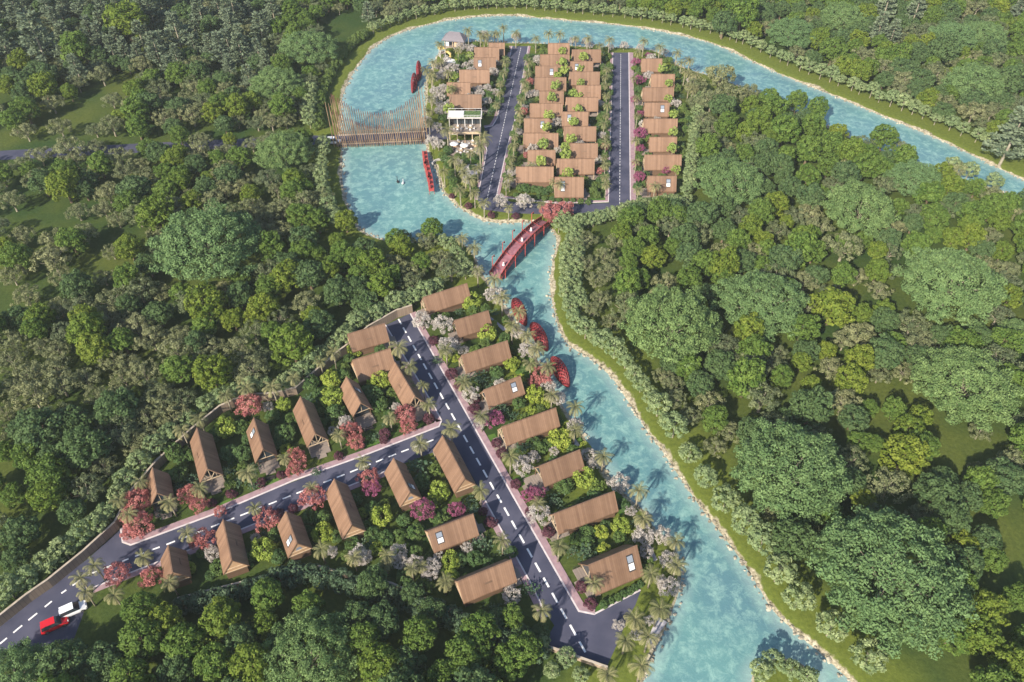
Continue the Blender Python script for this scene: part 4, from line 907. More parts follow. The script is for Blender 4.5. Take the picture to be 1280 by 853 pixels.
def sp_pine(rg, m):
    VS, TS = [], []; Ht = 3.0
    for w in range(12):
        z = .6 + 2.3*w/11; rad = (1.05 - .75*w/11)*rg.uniform(.8, 1.1)
        for k in range(7):
            a = rg.random()*6.283; d = np.array([math.cos(a), math.sin(a), rg.uniform(.05, .35)]); s = np.array([-math.sin(a), math.cos(a), 0])
            for i in range(9):
                f = .25 + .75*i/8; p = np.array([0, 0, z]) + d*rad*f; L = .17*rg.uniform(.7, 1.3); 
                for sg in (-1, 0, 1):
                    t = s*sg*L + d*L*.6 + np.array([0, 0, rg.uniform(-.08, .10)]); wv = unit(np.cross(t, rg.normal(size=3)))*.05
                    VS.append(np.stack([p, p + t*.5 + wv, p + t, p + t*.5 - wv])); TS.append(np.clip(.25 + .6*f*rg.random() + .1*rg.normal(), 0, 1))
    tb = MB(); tb.tube([(0,0,-.1), (.03, .02, 1.5), (0, 0, Ht)], [.075, .05, .015], 7); return np.array(VS), np.array(TS), tb
KINDS = {}
def kind(key, fn, nv, m, bark, hc):
    L = []
    for i in range(nv):
        rg = np.random.default_rng(sum(map(ord, key))*31 + i*7); V, T, tb = fn(rg, m)
        L.append((leaf_mesh(key + '_crown', V, T, LM[m]), tb.mesh(key + '_trunk', bark, True), leaf_mesh(key + '_whole', V, T, LM[m], tb, bark)))
    KINDS[key] = (L, hc)
kind('green', sp_round, 5, 'green', BARKD, 1.28); kind('golden', sp_round, 5, 'golden', BARKD, 1.28); kind('blue', sp_broad, 4, 'blue', BARKD, 1.28)
kind('olive', sp_olive, 7, 'olive', BARK, .95); kind('cork', sp_olive, 5, 'cork', BARK, .95); kind('giant', sp_giant, 4, 'giant', BARK, .60); kind('bank', sp_bank, 4, 'bank', BARK, 1.45)
kind('lime', sp_shrub, 3, 'lime', BARK, .62); kind('garden', sp_shrub, 4, 'garden', BARKD, .62); kind('teal', sp_shrub, 3, 'teal', BARKD, .62); kind('limetree', sp_limetree, 3, 'limetree', BARK, 2.6); kind('leafy', sp_shrub, 3, 'leafy', BARKD, .62); kind('maroon', sp_shrub, 2, 'maroon', BARKD, .62)
kind('broad', sp_broadleaf, 4, 'broad', BARKD, .7); kind('white', sp_blossom, 4, 'white', BARK, 1.05); kind('pink', sp_blossom, 4, 'pink', BARKD, 1.05)
kind('magenta', sp_blossom, 3, 'magenta', BARKD, 1.05); kind('palm', sp_palm, 5, 'palm', BARK, 2.55); kind('pine', sp_pine, 4, 'pine', BARK, 1.7)
LOOK = { # name, category, noun phrase
 'green': ('broadleaf_tree', 'tree', 'round mid-green tree'), 'golden': ('golden_tree', 'tree', 'egg-shaped yellow-green tree'), 'blue': ('shade_tree', 'tree', 'dark blue-green tree'),
 'olive': ('olive_tree', 'tree', 'grey-olive clumpy tree'), 'cork': ('cork_tree', 'tree', 'sage-grey rounded tree'), 'giant': ('rain_tree', 'tree', 'huge feathery domed tree'), 'bank': ('bank_tree', 'tree', 'small pale bank tree'),
 'lime': ('lime_bush', 'bush', 'bright lime bush'), 'garden': ('garden_shrub', 'shrub', 'rounded green shrub'), 'teal': ('bluish_shrub', 'shrub', 'bluish-green dense shrub'), 'limetree': ('lime_tree', 'tree', 'slender lime-green tree'), 'leafy': ('leafy_shrub', 'shrub', 'fresh-green leafy shrub'), 'maroon': ('maroon_shrub', 'shrub', 'dark maroon shrub'),
 'broad': ('broadleaf_plant', 'plant', 'big-leaved bluish plant'), 'white': ('blossom_tree', 'tree', 'pale blossom tree'), 'pink': ('maple_tree', 'tree', 'pinkish-red tree'),
 'magenta': ('magenta_tree', 'tree', 'magenta flowering tree'), 'palm': ('palm_tree', 'palm', 'feathery palm'), 'pine': ('pine_tree', 'tree', 'pale layered pine')}

# landmarks the labels refer to (survey points)
PLACES = [((90,140),'the small upper lawn'),((20,193),'the lane showing through the wood'),((152,188),'the lane gap'),((85,285),'the striped lawn'),((140,340),'the lower striped lawn'),((258,305),'the giant tree of the olive wood'),
 ((355,190),'the domed tree west of the pole bridge'),((385,55),'the domed tree by the lake bend'),((418,150),'the pole bridge foot'),((439,270),'the lower lake bank'),((498,385),'the top of the main road'),((372,488),'the long boundary wall'),
 ((235,545),'the porch villa by the wall'),((149,660),'the kerbed wall end'),((20,780),'the low road end'),((75,778),'the red car'),((225,748),'the low brown wall'),((359,715),'the pane-gabled villa'),((507,735),'the wood below the villas'),((759,832),'the main road foot'),
 ((590,300),'the wooded point'),((612,352),'the red footbridge foot'),((688,282),'the far end of the red footbridge'),((700,350),'the bank past the footbridge'),((737,447),'the kink of the far bank'),((838,405),'the domed tree by the kink'),((955,375),'the domed tree of the river wood'),
 ((1192,353),'the wide domed tree by the lawn gap'),((1208,482),'the bluish domed tree'),((989,588),'the domed tree above the lower bank'),((1114,719),'the largest domed tree'),((914,225),'the domed tree behind the hedge'),((1074,262),'the flat-topped domed tree'),((1145,225),'the channel-side domed tree'),
 ((1120,400),'the sunny lawn gap'),((1265,410),'the lawn strip at the wood edge'),((1180,570),'the dark lawn'),((1262,665),'the shaded clearing'),((1225,800),'the golden clump'),((990,40),'the domed tree over the channel'),((1220,105),'the paired domed trees'),((1262,178),'the silver pine'),((1100,140),'the channel bank'),
 ((800,10),'the north bank'),((620,8),'the lake head'),((180,20),'the pine wood'),((40,50),'the silver pine wood'),((280,50),'the hazy pines'),((1010,140),'the channel inner shore'),((900,110),'the channel mouth'),((1240,300),'the far wood'),((900,440),'the middle wood'),
 ((1005,800),'the lower bank end'),((880,641),'the lower bank'),((810,542),'the bank bend'),((776,120),'the straight island road top'),((776,230),'the straight island road foot'),((645,110),'the clubhouse road top'),((615,235),'the clubhouse road foot'),((583,165),'the clubhouse'),((555,72),'the yellow slide'),((566,250),'the island point'),
 ((862,190),'the tall hedge'),((845,80),'the island corner'),((700,52),'the island head'),((552,535),'the road junction'),((455,520),'the railed-deck villa'),((393,560),'the open-steps villa'),((322,575),'the skylight villa above the road'),((260,620),'the truss villa near the red trees'),
 ((215,700),'the narrow villa'),((285,680),'the shaded boarded villa'),((364,660),'the skylight villa below the road'),((430,630),'the sunlit boarded villa'),((500,600),'the magenta-tree villa'),((568,580),'the corner villa'),((563,660),'the shaded skylight villa'),((605,720),'the lowest wood-side villa'),
 ((556,365),'the footbridge villa'),((590,400),'the tree-shadow villa'),((605,440),'the third river villa'),((628,485),'the fourth river villa'),((660,530),'the fifth river villa'),((700,580),'the tan-deck villa'),((730,635),'the palm-shadow villa'),((766,705),'the clipped-hedge villa'),((460,420),'the curved-wall villa'),((465,450),'the deep-roofed villa'),
 ((650,390),'the first red pod'),((672,430),'the second red pod'),((700,470),'the third red pod'),((800,785),'the turning area'),((835,690),'the river lawn'),((50,430),'the western olive wood'),((150,510),'the blue-green pair'),((60,590),'the lower western wood'),((200,470),'the dense olive wood'),((350,400),'the golden stand'),((440,340),'the wood above the curved wall'),((370,260),'the grey wood by the lake'),
 ((620,800),'the big green crown below the villas'),((280,780),'the clearing below the wall'),((385,820),'the bright domed tree'),((700,150),'the middle island villas'),((690,262),'the pink pair at the footbridge'),((750,330),'the grey wood past the footbridge'),((830,290),'the wood behind the bank row')]
PL = np.array([p for p, _ in PLACES], float)
TREES = []   # (kind, x, y, R, px, py, custom label)
def put(k, px, py, rpx, lab=None, R0=None):
    hcf = KINDS[k][1]; Rm = R0 or rpx * mpp(px, py, 5)
    for _ in range(3):
        x, y = at(px, py, hcf * Rm)
        if R0 is None: Rm = rpx * mpp(px, py, hcf * Rm)
    TREES.append([k, x, y, Rm, px, py, lab]); return x, y
def many(k, s, r0):
    for t in nums(s): put(k, t[0], t[1], t[2] if len(t) > 2 else r0)
# ------------------------------------------------------------------ plants: where each stands
for px, py, r, lab in ((258,305,66,'huge domed tree rising from the grey olive wood beside the striped lawn'),(355,190,36,'wide domed tree in the wood behind the pole bridge foot'),(385,57,37,'tall domed tree beside the grassy bend of the lake'),(345,105,34,'domed tree between the lake-bend tree and the pole bridge'),
  (914,225,45,'domed tree of the inner wood just behind the tall hedge'),(1074,262,46,'broad flat-topped domed tree in the middle of the channel wood'),(1145,222,38,'domed tree on the inner side of the channel under the silver pine'),(955,375,57,'big blue-tinged domed tree between two dark hollows'),(1192,353,68,'very wide domed tree showing its trunk beside the sunny lawn strip'),
  (1208,482,62,'bluish domed tree standing below the wide one with the visible trunk'),(838,405,62,'big domed tree near the kink of the river bank'),(989,588,72,'great domed tree with dark branching heart above the lower bank'),(1114,719,94,'largest domed tree of all in the lower wood by the river'),
  (990,40,33,'domed tree over the far bank of the channel'),(1052,24,30,'domed tree behind the channel-side one at the picture top'),(1190,47,30,'domed tree of the far wood beside a darker twin'),(1228,45,30,'darker twin of the paired domed trees in the far wood'),(1218,105,36,'round domed tree at the far bank close to the silver pine'),
  (385,822,64,'bright fresh-green domed tree below the low brown wall'),(14,850,56,'dark domed tree covering the low road end'),(625,30,0,''),(1275,420,30,'domed tree cut by the picture edge beside the lawn strip')):
    if r: put('giant', px, py, r, lab)
many('golden', "25,78,14 54,108,17 265,140,13 225,192,12 287,175,9 315,127,12 10,108,12 157,25,24 7,307,13 225,230,14 260,222,10 195,267,22 50,397,18 107,400,18 257,380,24 292,400,14 318,398,14 162,310,17 367,225,14 432,277,13 422,300,11 357,345,20 410,340,14 477,360,18 502,310,14 330,385,19 365,430,26 110,415,23 265,468,22 1108,62,11 933,166,15 1046,169,14 1064,194,18 1177,219,14 939,285,15 983,278,10 1096,316,12 1096,341,15 1042,382,25 1077,394,13 1105,388,14 1033,438,13 1002,453,12 1064,475,19 1014,482,14 1149,522,14 1192,297,14 1211,282,12 1252,316,12 817,320,15 777,292,13 1136,540,18 1133,566,26 1080,626,15 1205,682,17 1233,763,24 1225,795,25 1262,832,26 59,621,22 276,778,24 332,782,17 278,767,20 208,778,20 1249,278,13 235,212,9 80,232,20", 15)
many('green', "15,150,14 95,65,19 222,92,15 205,132,9 260,110,13 225,170,13 272,200,11 170,140,17 172,160,13 207,237,16 125,207,14 205,215,13 160,350,17 227,367,14 397,277,14 380,315,16 395,317,12 445,325,14 427,317,14 450,345,16 495,300,14 540,287,14 222,460,20 62,597,24 35,570,18 5,565,14 45,415,15 255,407,16 18,618,14 83,609,14 178,763,22 335,748,20 332,738,17 267,831,24 386,758,18 400,797,19 580,822,25 637,826,23 590,812,24 600,790,22 655,812,22 640,772,15 927,19,20 1042,62,17 970,137,15 996,128,13 1027,137,13 908,159,14 980,162,19 1017,159,15 1105,172,17 1011,187,17 1036,206,15 1014,294,12 958,313,12 999,313,19 977,472,15 933,475,24 942,441,19 1117,513,15 1086,510,12 825,265,17 790,272,15 845,270,15 792,312,15 785,330,12 842,310,12 785,355,19 862,350,17 810,297,14 800,350,13 860,457,17 1074,551,13 1095,554,12 1036,638,17 1192,791,22 1270,750,18 1167,294,10 1146,307,17 1055,307,14 880,330,18 905,350,14 1240,700,16 190,98,12 420,330,12 340,415,13 300,345,14", 15)
many('blue', "28,118,13 45,88,14 195,98,10 185,130,17 292,120,12 197,190,15 245,207,13 167,235,19 185,330,16 197,392,17 300,370,17 380,300,17 455,310,15 422,365,18 145,510,25 50,540,28 105,560,27 24,665,22 130,828,25 219,837,22 353,800,20 465,730,20 478,775,22 510,830,22 515,742,14 540,765,16 619,775,16 905,30,15 1180,62,18 1267,103,20 958,187,17 905,288,15 1021,344,14 889,407,16 1067,522,18 1014,510,23 857,295,17 840,262,17 862,320,17 1064,601,18 1170,616,24 1208,622,17 1233,676,19 840,455,14 875,480,16 445,770,20 300,800,20 90,640,16 20,700,16 1180,420,15 245,430,15", 16)
many('olive', "97,105,12 140,125,13 162,130,11 35,135,14 65,130,14 75,160,15 140,157,16 85,185,20 120,185,13 150,197,17 207,150,15 240,145,15 297,152,10 315,180,12 32,165,14 50,195,15 250,175,13 127,95,14 175,80,15 15,252,16 45,225,16 27,295,16 70,300,19 105,292,17 65,325,21 75,345,14 135,242,16 97,265,14 130,262,13 147,275,13 140,315,12 130,347,13 15,345,16 32,370,17 75,385,15 140,375,19 280,237,15 312,260,15 200,365,14 157,402,16 120,215,13 307,225,13 350,260,18 380,255,18 335,272,16 402,247,14 347,290,17 382,380,19 505,285,12 532,300,15 550,325,17 515,340,16 490,330,15 325,260,14 15,430,19 15,452,17 50,435,14 15,482,19 40,467,19 77,482,21 107,472,17 140,452,17 160,457,17 120,495,15 150,412,14 190,425,19 225,420,17 262,432,17 300,437,19 180,467,19 200,500,21 185,522,19 215,520,19 185,550,19 170,565,14 130,585,17 5,515,16 1080,72,15 1105,84,15 1049,81,12 1130,100,15 1170,94,17 1217,140,17 1180,131,14 1240,140,14 996,66,11 899,100,20 911,119,18 889,125,17 936,116,13 1196,212,13 1136,181,12 942,316,15 1055,310,22 1074,422,19 1055,428,15 1155,422,15 1099,363,14 1071,347,14 1099,469,15 1130,466,15 1261,338,15 974,441,12 1239,294,13 886,503,17 720,308,13 735,330,13 745,350,13 755,320,13 770,302,13 760,342,13 775,332,12 750,375,13 740,388,12 765,402,13 735,300,12 830,470,14 845,500,15 862,522,14 840,480,13 1014,673,18 1264,579,20 1220,588,12 1224,541,13 911,541,15 960,640,14 895,560,13 1080,440,13 1240,245,14 870,110,14 880,150,13 872,130,12 880,180,12", 15)
many('pine', "5,55,17 45,48,24 60,12,14 100,6,14 220,40,19 275,60,16 300,62,15 285,20,14 250,14,15 195,62,15 130,15,15 20,15,15 325,35,14 340,10,14 80,70,13 1099,37,13 1117,40,11 1108,8,15 1274,15,12 1146,12,13 175,45,14 1265,172,25 460,15,10 310,95,12", 15)
many('lime', "443,437,11 475,476,14 589,377,13 610,418,12 640,455.6,11 669,494,13 699,549,16 731,598,16 777.5,658,13 563,701,13 550,623,8 549.7,615,14 476,646,15 403,667,15 329.7,688,17 235.6,712,10 282.5,535,15 354.7,506,10 415.6,498,16 414,475,13 752,665,10", 12)
many('garden', "621,466,10 649,505,9 675.6,561,10 707,609,11 734,665,10 594,699,11 520,665,12 217,565,13 223,594,13 285.6,566,12 304,568,12 340.6,521,10 356,543,13 389,479,11 419,518,13 469,495,12 459,491,11 475,505,11 528,602,12 465.6,668,11 483,674,11 387.5,646,11 403,648,11 344,667,11 347,696,11 467,637,11 445,625,9 575,700,10 610,705,8 545,648,9 700,605,9 720,675,9 685,555,9 755,756,6 764,751.6,5 772,747,5.5 780,743,5 788,739,5 794,735,5 800,731,5 811,700,7 300,535,10 330,540,9 430,545,9 240,570,9 255,690,9 310,700,10 385,665,9 440,680,10 505,650,9 560,640,8 640,690,8 592,388,8 608,425,8 430,470,10 345,555,9 268,545,9 400,530,9 487,520,8 365,525,9 310,550,9 228,700,9 500,670,9 455,660,9 520,690,9 585,650,8", 10)
many('broad', "521.6,583.75,17 627,511,13 652,560,11 599,472.5,12 693,625,12 731.6,692,16 603,679,14 630,687,9 663,735.6,12 578,477.5,11 589,639,12 586,627,10 715,690,9 640,520,9 620,475,8 500,590,10 205,640,9 300,600,10 317,608,9 470,545,9 455,600,9 425,520,8 395,590,8 650,575,8 705,640,8 545,450,8 740,700,9", 10)
many('white', "528,402.5,13 554,407,13 560.6,432,13 618,368,13 648,415,11 668,437,13 588,493,12 602,527,10 654,582,14 700.6,482,10 697.5,499,11 735,533,11 735,569,10 774,603,14 674,644,15 788,639,8 804,669,14 827.5,670,13 800,670,10 835,701,12 836,734,14 808,689,10 773,782,8 796,793,9 813,775,8 827,729,9 539,709,13 639,745,12 450,696,14 415.6,689,8 497,692,12 455,698,11 500,702,11 537.5,716,11 626,252,10 655,252,11 545,115,8 540,125,8 551,140,8 540,178,9 548,181,8 565,85,9 575,60,7 605,45,7 645,45,7 577,100,7 600,128,8 552,95,8 562,130,8 546,160,7 830,65,6 800,60,6 732,52,6 780,57,6 533,150,7 595,340,9 715,45,6 670,118,6 655,135,6 748,200,6 752,170,6 750,130,6 648,165,6 640,215,8 635,230,7", 9)
many('pink', "312.5,507.5,17 369,571.6,14 369,586,12 437.5,539,13 445,552,11 507.5,520,15 510,533,11 235.6,618,14 248,630,13 173,627,17 173,656,19 165,645,12 334,649,16 390.6,622,16 461,597,14 253,675,15 190,721.6,15 146,717,17 679,469,14 668,478,9 688,264,14 703,262,15 690,274,8 160,668,10 275,640,8 655,140,6 660,195,7 750,215,6 662,102,6 756,185,6", 14)
many('magenta', "465,610,13 529,637,16 571.6,637,12 619,524,12 670,617,11 659,619,9 795,77.5,6.5 811,70,5 799,100,8 801,142.5,6 800,167.5,9 800,186,6 799,222,8 832,213,7 795,205,5 793,125,5", 9)
many('maroon', "481,543,8 535.6,523,8 565,468,8 573,482,6 593,512,8 593,500,7 621,554,7 627,566,7 645,605,7 685,665.6,8 727,734,8 739,755,8 613,653,8 289,618,7 326,604,7 351,594,6 265,629,6 423,570,6 451.6,557.5,5 350,642,6 366,636,7 542,426,7 480,550,6 604,640,6 614,273,5 645,274,5 580,258,5 565,245,4 662,640,6", 7)
many('palm', "498,432,14 512,457,13 557.5,435,13 627.5,371,13 648,391.6,12 640,409,12 659,418,13 671,435,13 663,452,12 685,459,13 618,349,12 580,477,13 719,510,13 690,493,12 719,536.5,12 638,572.5,13 602,522,11 755,569,13 798,615.6,14 804,648,14 699,684,14 673,628,11 845.6,675,14 845.6,706,15 814,717,14 825,762.5,17 794,773.4,15 742.5,729.7,14 628,675,14 556.6,728,13 677.5,764,15 782,800,15 810,798,15 801,834,17 760,843,15 524.7,552.5,14 563.75,535,14 535.6,504,12 529,484,10 513,480,9 454,577.5,12 601,613,13 308,484,13 339,482.5,14 367,473,11 423,543,11 354.7,571.6,10 309,590,14 487,521,11 228,540,12 248,522,13 210.6,627,13 250,611.6,13 176,602,12 389,608,11 319,636,11 401.6,688,13 442,696,13 484,696,12 482,704,10 515,712,11 557.5,725,12 527,707,10 234,667,13 178,695,13 212,729,13 148,623,13 160,642,14 118,707.5,14 101,723,14 107,740,14 141.6,743,14 592.5,310,11 577.5,297.5,10 597,340,10 305,475,10 282.5,495,11 400,450,10 417,442,11 585,40,8 605,47,8 622,42,7 629,36,7 645,40,8 670,47,8 686,44,8 700,42,8 720,46,7 735,49,7 750,55,7 762,50,8 805,52,8 825,60,8 847,65,8 797,67,7 862,77,8 559,164,11 604,174,13 600,185,12 567.6,200.6,10 554.5,214,9 597,209,9 587,225,12 562.7,235,10 599,251,10 549.5,54,8 541,76,8 532.7,89,8 618.5,42.5,7 593,242,9 677,255,8 798,236,8 819,233,9 636,262,8 577,210,8 700,232,8 692,226,7 588,190,8 531,140,8 536,150,8 870,95,9 868,110,8 664,206,9", 10)
rr = random.Random(11)
def along(k, s, step, r, jit=1.5, skip=()):
    """plants spaced along a line of survey points"""
    P = nums(s)
    for a, b in zip(P, P[1:]):
        L = math.dist(a, b); n = max(1, round(L / step))
        for i in range(n):
            t = (i + .5) / n; put(k, a[0] + (b[0]-a[0])*t + rr.uniform(-jit, jit), a[1] + (b[1]-a[1])*t + rr.uniform(-jit, jit), r * rr.uniform(.85, 1.15))
for s in ("662,72 655,120 646,165 636,215 630,238", "760,78 757,150 756,238", "632,70 628,98 620,135"):
    along('palm', s, 13, 7, 2); along('garden', s, 8, 5.5, 3); along('broad', s, 17, 5.5, 3)
along('palm', "794,85 795,160 794,215", 26, 7, 2); along('garden', "797,85 799,150 797,238", 11, 5, 2)
along('palm', "850,75 862,100 868,118", 9, 8, 3)
many('limetree', "703,64,5 703,78,6 706,88,6 697,95,5 695,108,6 690,123,6.5 686,144,7 683,160,6 679,181,7 676,203,7.5 729,72,6 725,86,5 726,104,5 717,115,6 724,119,5 723,135,6 717,153,6 714,173,7 706,183,6 707,194,7 710,216,7 828,87,6 836,105,5 836,123,5 842,142,6 842,164,6 841,184,7 846,211,6 587.5,69,5 568,94,6 563,114,5 561,135,7", 6)
along('garden', "703,65 700,140 696,222", 10, 5.5, 2); along('garden', "755,70 752,150 748,232", 12, 5, 2); along('garden', "648,232 690,240", 7, 6, 3); along('garden', "640,245 740,252", 9, 4, 1)
along('garden', "576,70 566,110 556,155", 9, 6, 4); along('garden', "560,180 570,245", 9, 6, 5); along('garden', "610,75 612,130", 10, 5.5, 3); along('lime', "568,74 566,108", 13, 6, 2); along('garden', "588,208 596,240", 9, 5, 3)
# rows on the outer banks, set back from the water line
def bankrow(shore, d, step, R0, where, k='bank', jit=.5):
    ln = W(shore); ln = chaikin(ln, 1, False); ln = offset(ln, d); out = []; acc = 0
    for a, b in zip(ln, ln[1:]):
        L = math.dist(a, b); t = acc
        while t < L:
            x = a[0] + (b[0]-a[0])*t/L + rr.uniform(-jit, jit); y = a[1] + (b[1]-a[1])*t/L + rr.uniform(-jit, jit); out.append((x, y)); t += step * rr.uniform(.85, 1.2)
        acc = t - L
    i = 0
    for x, y in out:
        Rm = R0 * rr.uniform(.85, 1.15); px, py = pix(x, y, 3)
        if -15 < px < 1295 and -12 < py < 868 and float(sdist(np.array([[x, y]]))[0]) < -1.5:
            TREES.append([k, x, y, Rm, px, py, f'{LOOK[k][2]}, {ordw(i)} in the row {where}']); i += 1
bankrow("600,21 640,19.3 685,24 760,30 810,36 847,44 880,51 911,62.5", 7.0, 4.3, 2.3, 'along the far shore from the lake head')
bankrow("911,62.5 958,86 1011,108 1055,125 1099,144 1146,162.5 1192,183 1227,200", 7.5, 4.6, 2.4, 'beside the far channel bank')
bankrow("480,50 510,37.5 540,30 570,24 600,21", 7.5, 4.6, 2.3, 'round the lake bend to its head')
bankrow("426,160 426.5,140 427.5,121 437.5,97.5 460,65 480,50", 8.0, 3.2, 2.4, 'along the curved lake lawn above the pole bridge', 'leafy')
bankrow("447,281 439,266 431,246 427.5,225 428.5,205 427,182", 6.5, 4.6, 2.3, 'along the lake below the pole bridge')
bankrow("426,160 426.5,140 427.5,121", 11.0, 4.6, 2.4, 'just above the pole bridge foot')
bankrow("606,347 600,334 592,318 580,304 562,297", 5.5, 4.0, 2.3, 'round the wooded point')
bankrow("690,287 695,296 695.5,306 691,325 688,344 687,362 690,378 696,405 705,427 720,439 737,447", 4.2, 3.2, 2.2, 'from the footbridge to the bank kink')
bankrow("690,300 691,325 688,344 687,362 690,378 696,400", 7.2, 3.6, 2.2, 'behind the bank row past the footbridge')
bankrow("737,447 752,460 767,475 780,495 797,520 810,542 822,556", 4.4, 4.2, 2.5, 'from the bank kink to the bank bend')
bankrow("822,556 850,598 880,641 911,679 942,723 964,763 986,783 1005,800 1040,830 1075,864", 3.9, 6.3, 2.9, 'along the lower bank downstream of the bend')
def wallrow(pts, d, step, R0, where, k='bank'):
    ln = offset(W(pts, 0), d); i = 0
    for a, b in zip(ln, ln[1:]):
        L = math.dist(a, b); n = max(1, round(L/step))
        for j in range(n):
            x = a[0]+(b[0]-a[0])*(j+.5)/n + rr.uniform(-.6, .6); y = a[1]+(b[1]-a[1])*(j+.5)/n + rr.uniform(-.6, .6); px, py = pix(x, y, 3)
            if px > -10 and py < 868: TREES.append([k, x, y, R0*rr.uniform(.85, 1.15), px, py, f'{LOOK[k][2]}, {ordw(i)} {where}']); i += 1
wallrow("560,372 535,384 505,394 462,417 436,440 420,452 396,472 372,493", -2.8, 3.4, 2.5, 'outside the curved wall from the footbridge villa')
wallrow("372,493 345,500 309,502 278,516 240,547 200,584 168,622 149,660", -2.6, 4.2, 2.3, 'outside the long boundary wall from its bend')
wallrow("149,661 110,697 66,733 40,751 0,783", -2.8, 3.8, 2.6, 'outside the brown wall from its kerbed end')
wallrow("224,752 245,747 300,733 359,717 400,712 440,724 490,733 507,741 540,756 575,770 630,793 688,813", -1.9, 3.4, 2.5, 'outside the low brown wall from the narrow villa', 'teal')
many('bank', "708,822,12 690,838,10 726,843,10 676,805,11 965,815,13 990,836,13 942,838,13 1010,845,12 1224,212,11 1186,200,10 1245,225,10", 12)
many('blue', "652,793,13 676,790,11", 12)
# tall hedge behind the last island row
along('bank', "873,118 870,150 866,185 862,222 857,250", 6.5, 7.5, 2); along('bank', "695,283 730,275 770,267 800,256 830,250 855,252", 9, 9, 2)
# wood fill: jittered grid over the wooded land, thinned round everything already placed
def fill():
    land = [W(s, 0) for s in ("-40,-30 1320,-30 1320,215 1227,196 1146,158 1099,140 1011,104 911,58 847,40 760,26 640,15 570,20 510,32 460,58 430,95 420,160 420,270 445,290 500,310 575,315 600,352 560,362 500,380 440,420 390,460 340,490 270,505 200,570 140,650 60,715 -40,790",
            "700,300 690,275 760,272 800,262 860,258 880,120 900,108 1000,150 1160,218 1320,290 1320,880 1090,880 1000,795 940,715 880,632 820,545 760,462 706,420", "-40,900 -40,880 60,880 118,800 150,785 230,782 300,766 400,748 500,768 600,815 700,845 680,900")]
    gaps = [W(s, 0) for s in ("40,160 90,128 175,104 180,118 130,145 95,168 45,185", "0,395 60,360 140,330 128,352 60,400 10,420", "0,335 40,318 30,340 0,360", "40,275 95,245 150,270 100,285 60,300",
            "1105,378 1130,376 1130,425 1112,440", "1255,345 1282,345 1282,520 1258,520", "1150,555 1220,550 1225,600 1180,598", "1235,640 1290,610 1290,750 1245,740", "985,490 1010,470 1030,480 1005,500", "870,150 880,150 880,235 868,235", "1180,830 1215,810 1220,860 1170,860", "140,420 165,418 160,440 140,445", "0,490 60,488 50,510 0,510",
            "345,750 372,760 360,800 340,780", "925,440 940,425 945,440", "1000,430 1020,415 1022,428", "1250,580 1290,590 1290,610 1240,608", "660,840 690,825 690,880 650,880", "540,770 560,768 565,800 545,810", "1060,800 1100,820 1170,825 1160,870 1090,870", "400,25 440,15 470,40 440,75 415,110 412,100")]
    lane_d = lambda P: segdist(P, LANE, False)
    g = []; st = 5.6
    for yy in np.arange(45, 432, st):
        for xx in np.arange(-265, 266, st): g.append((xx + rr.uniform(-2.2, 2.2), yy + rr.uniform(-2.2, 2.2)))
    G = np.array(g); ok = np.zeros(len(G), bool)
    for p in land: ok |= inpoly(G, p)
    for p in gaps: ok &= ~inpoly(G, p)
    ok &= (sdist(G) < -9) & (lane_d(G) > 6.5)
    for x, y in G[ok]:
        px, py = pix(x, y, 6)
        if not (-38 < px < 1318 and -25 < py < 890): continue
        far = py < 95 and px < 340
        if px < 165 and 95 < py < 420 and rr.random() < .66: continue
        q = rr.random()
        if far: k = 'pine' if q < .42 else 'olive' if q < .72 else 'blue'
        elif px < 335 and 90 < py < 600: k = 'olive' if q < .64 else 'golden' if q < .74 else 'green' if q < .88 else 'blue'
        elif 315 < px < 425 and py < 310: k = 'olive' if q < .6 else 'green'
        elif 470 < px < 600 and py < 360: k = 'olive' if q < .6 else 'green'
        elif px > 690 and px < 870 and py > 250: k = 'olive' if q < .7 else 'green' if q < .85 else 'blue'
        elif py > 730 and px < 720: k = 'green' if q < .5 else 'blue' if q < .85 else 'golden'
        else: k = 'olive' if q < .30 else 'green' if q < .60 else 'blue' if q < .87 else 'golden'
        Rm = rr.uniform(2.9, 4.6) if k != 'pine' else rr.uniform(3.2, 4.6)
        if k == 'olive' and rr.random() < .52: k = 'cork'
        bad = False
        for T in TREES:
            dx, dy = T[1]-x, T[2]-y
            if abs(dx) < 22 and abs(dy) < 22:
                lim = (T[3]*.80 + Rm*.45) if T[0] == 'giant' else (T[3] + Rm)*.62
                if dx*dx + dy*dy < lim*lim: bad = True; break
        if not bad: TREES.append([k, x, y, Rm, px, py, None])
fill()
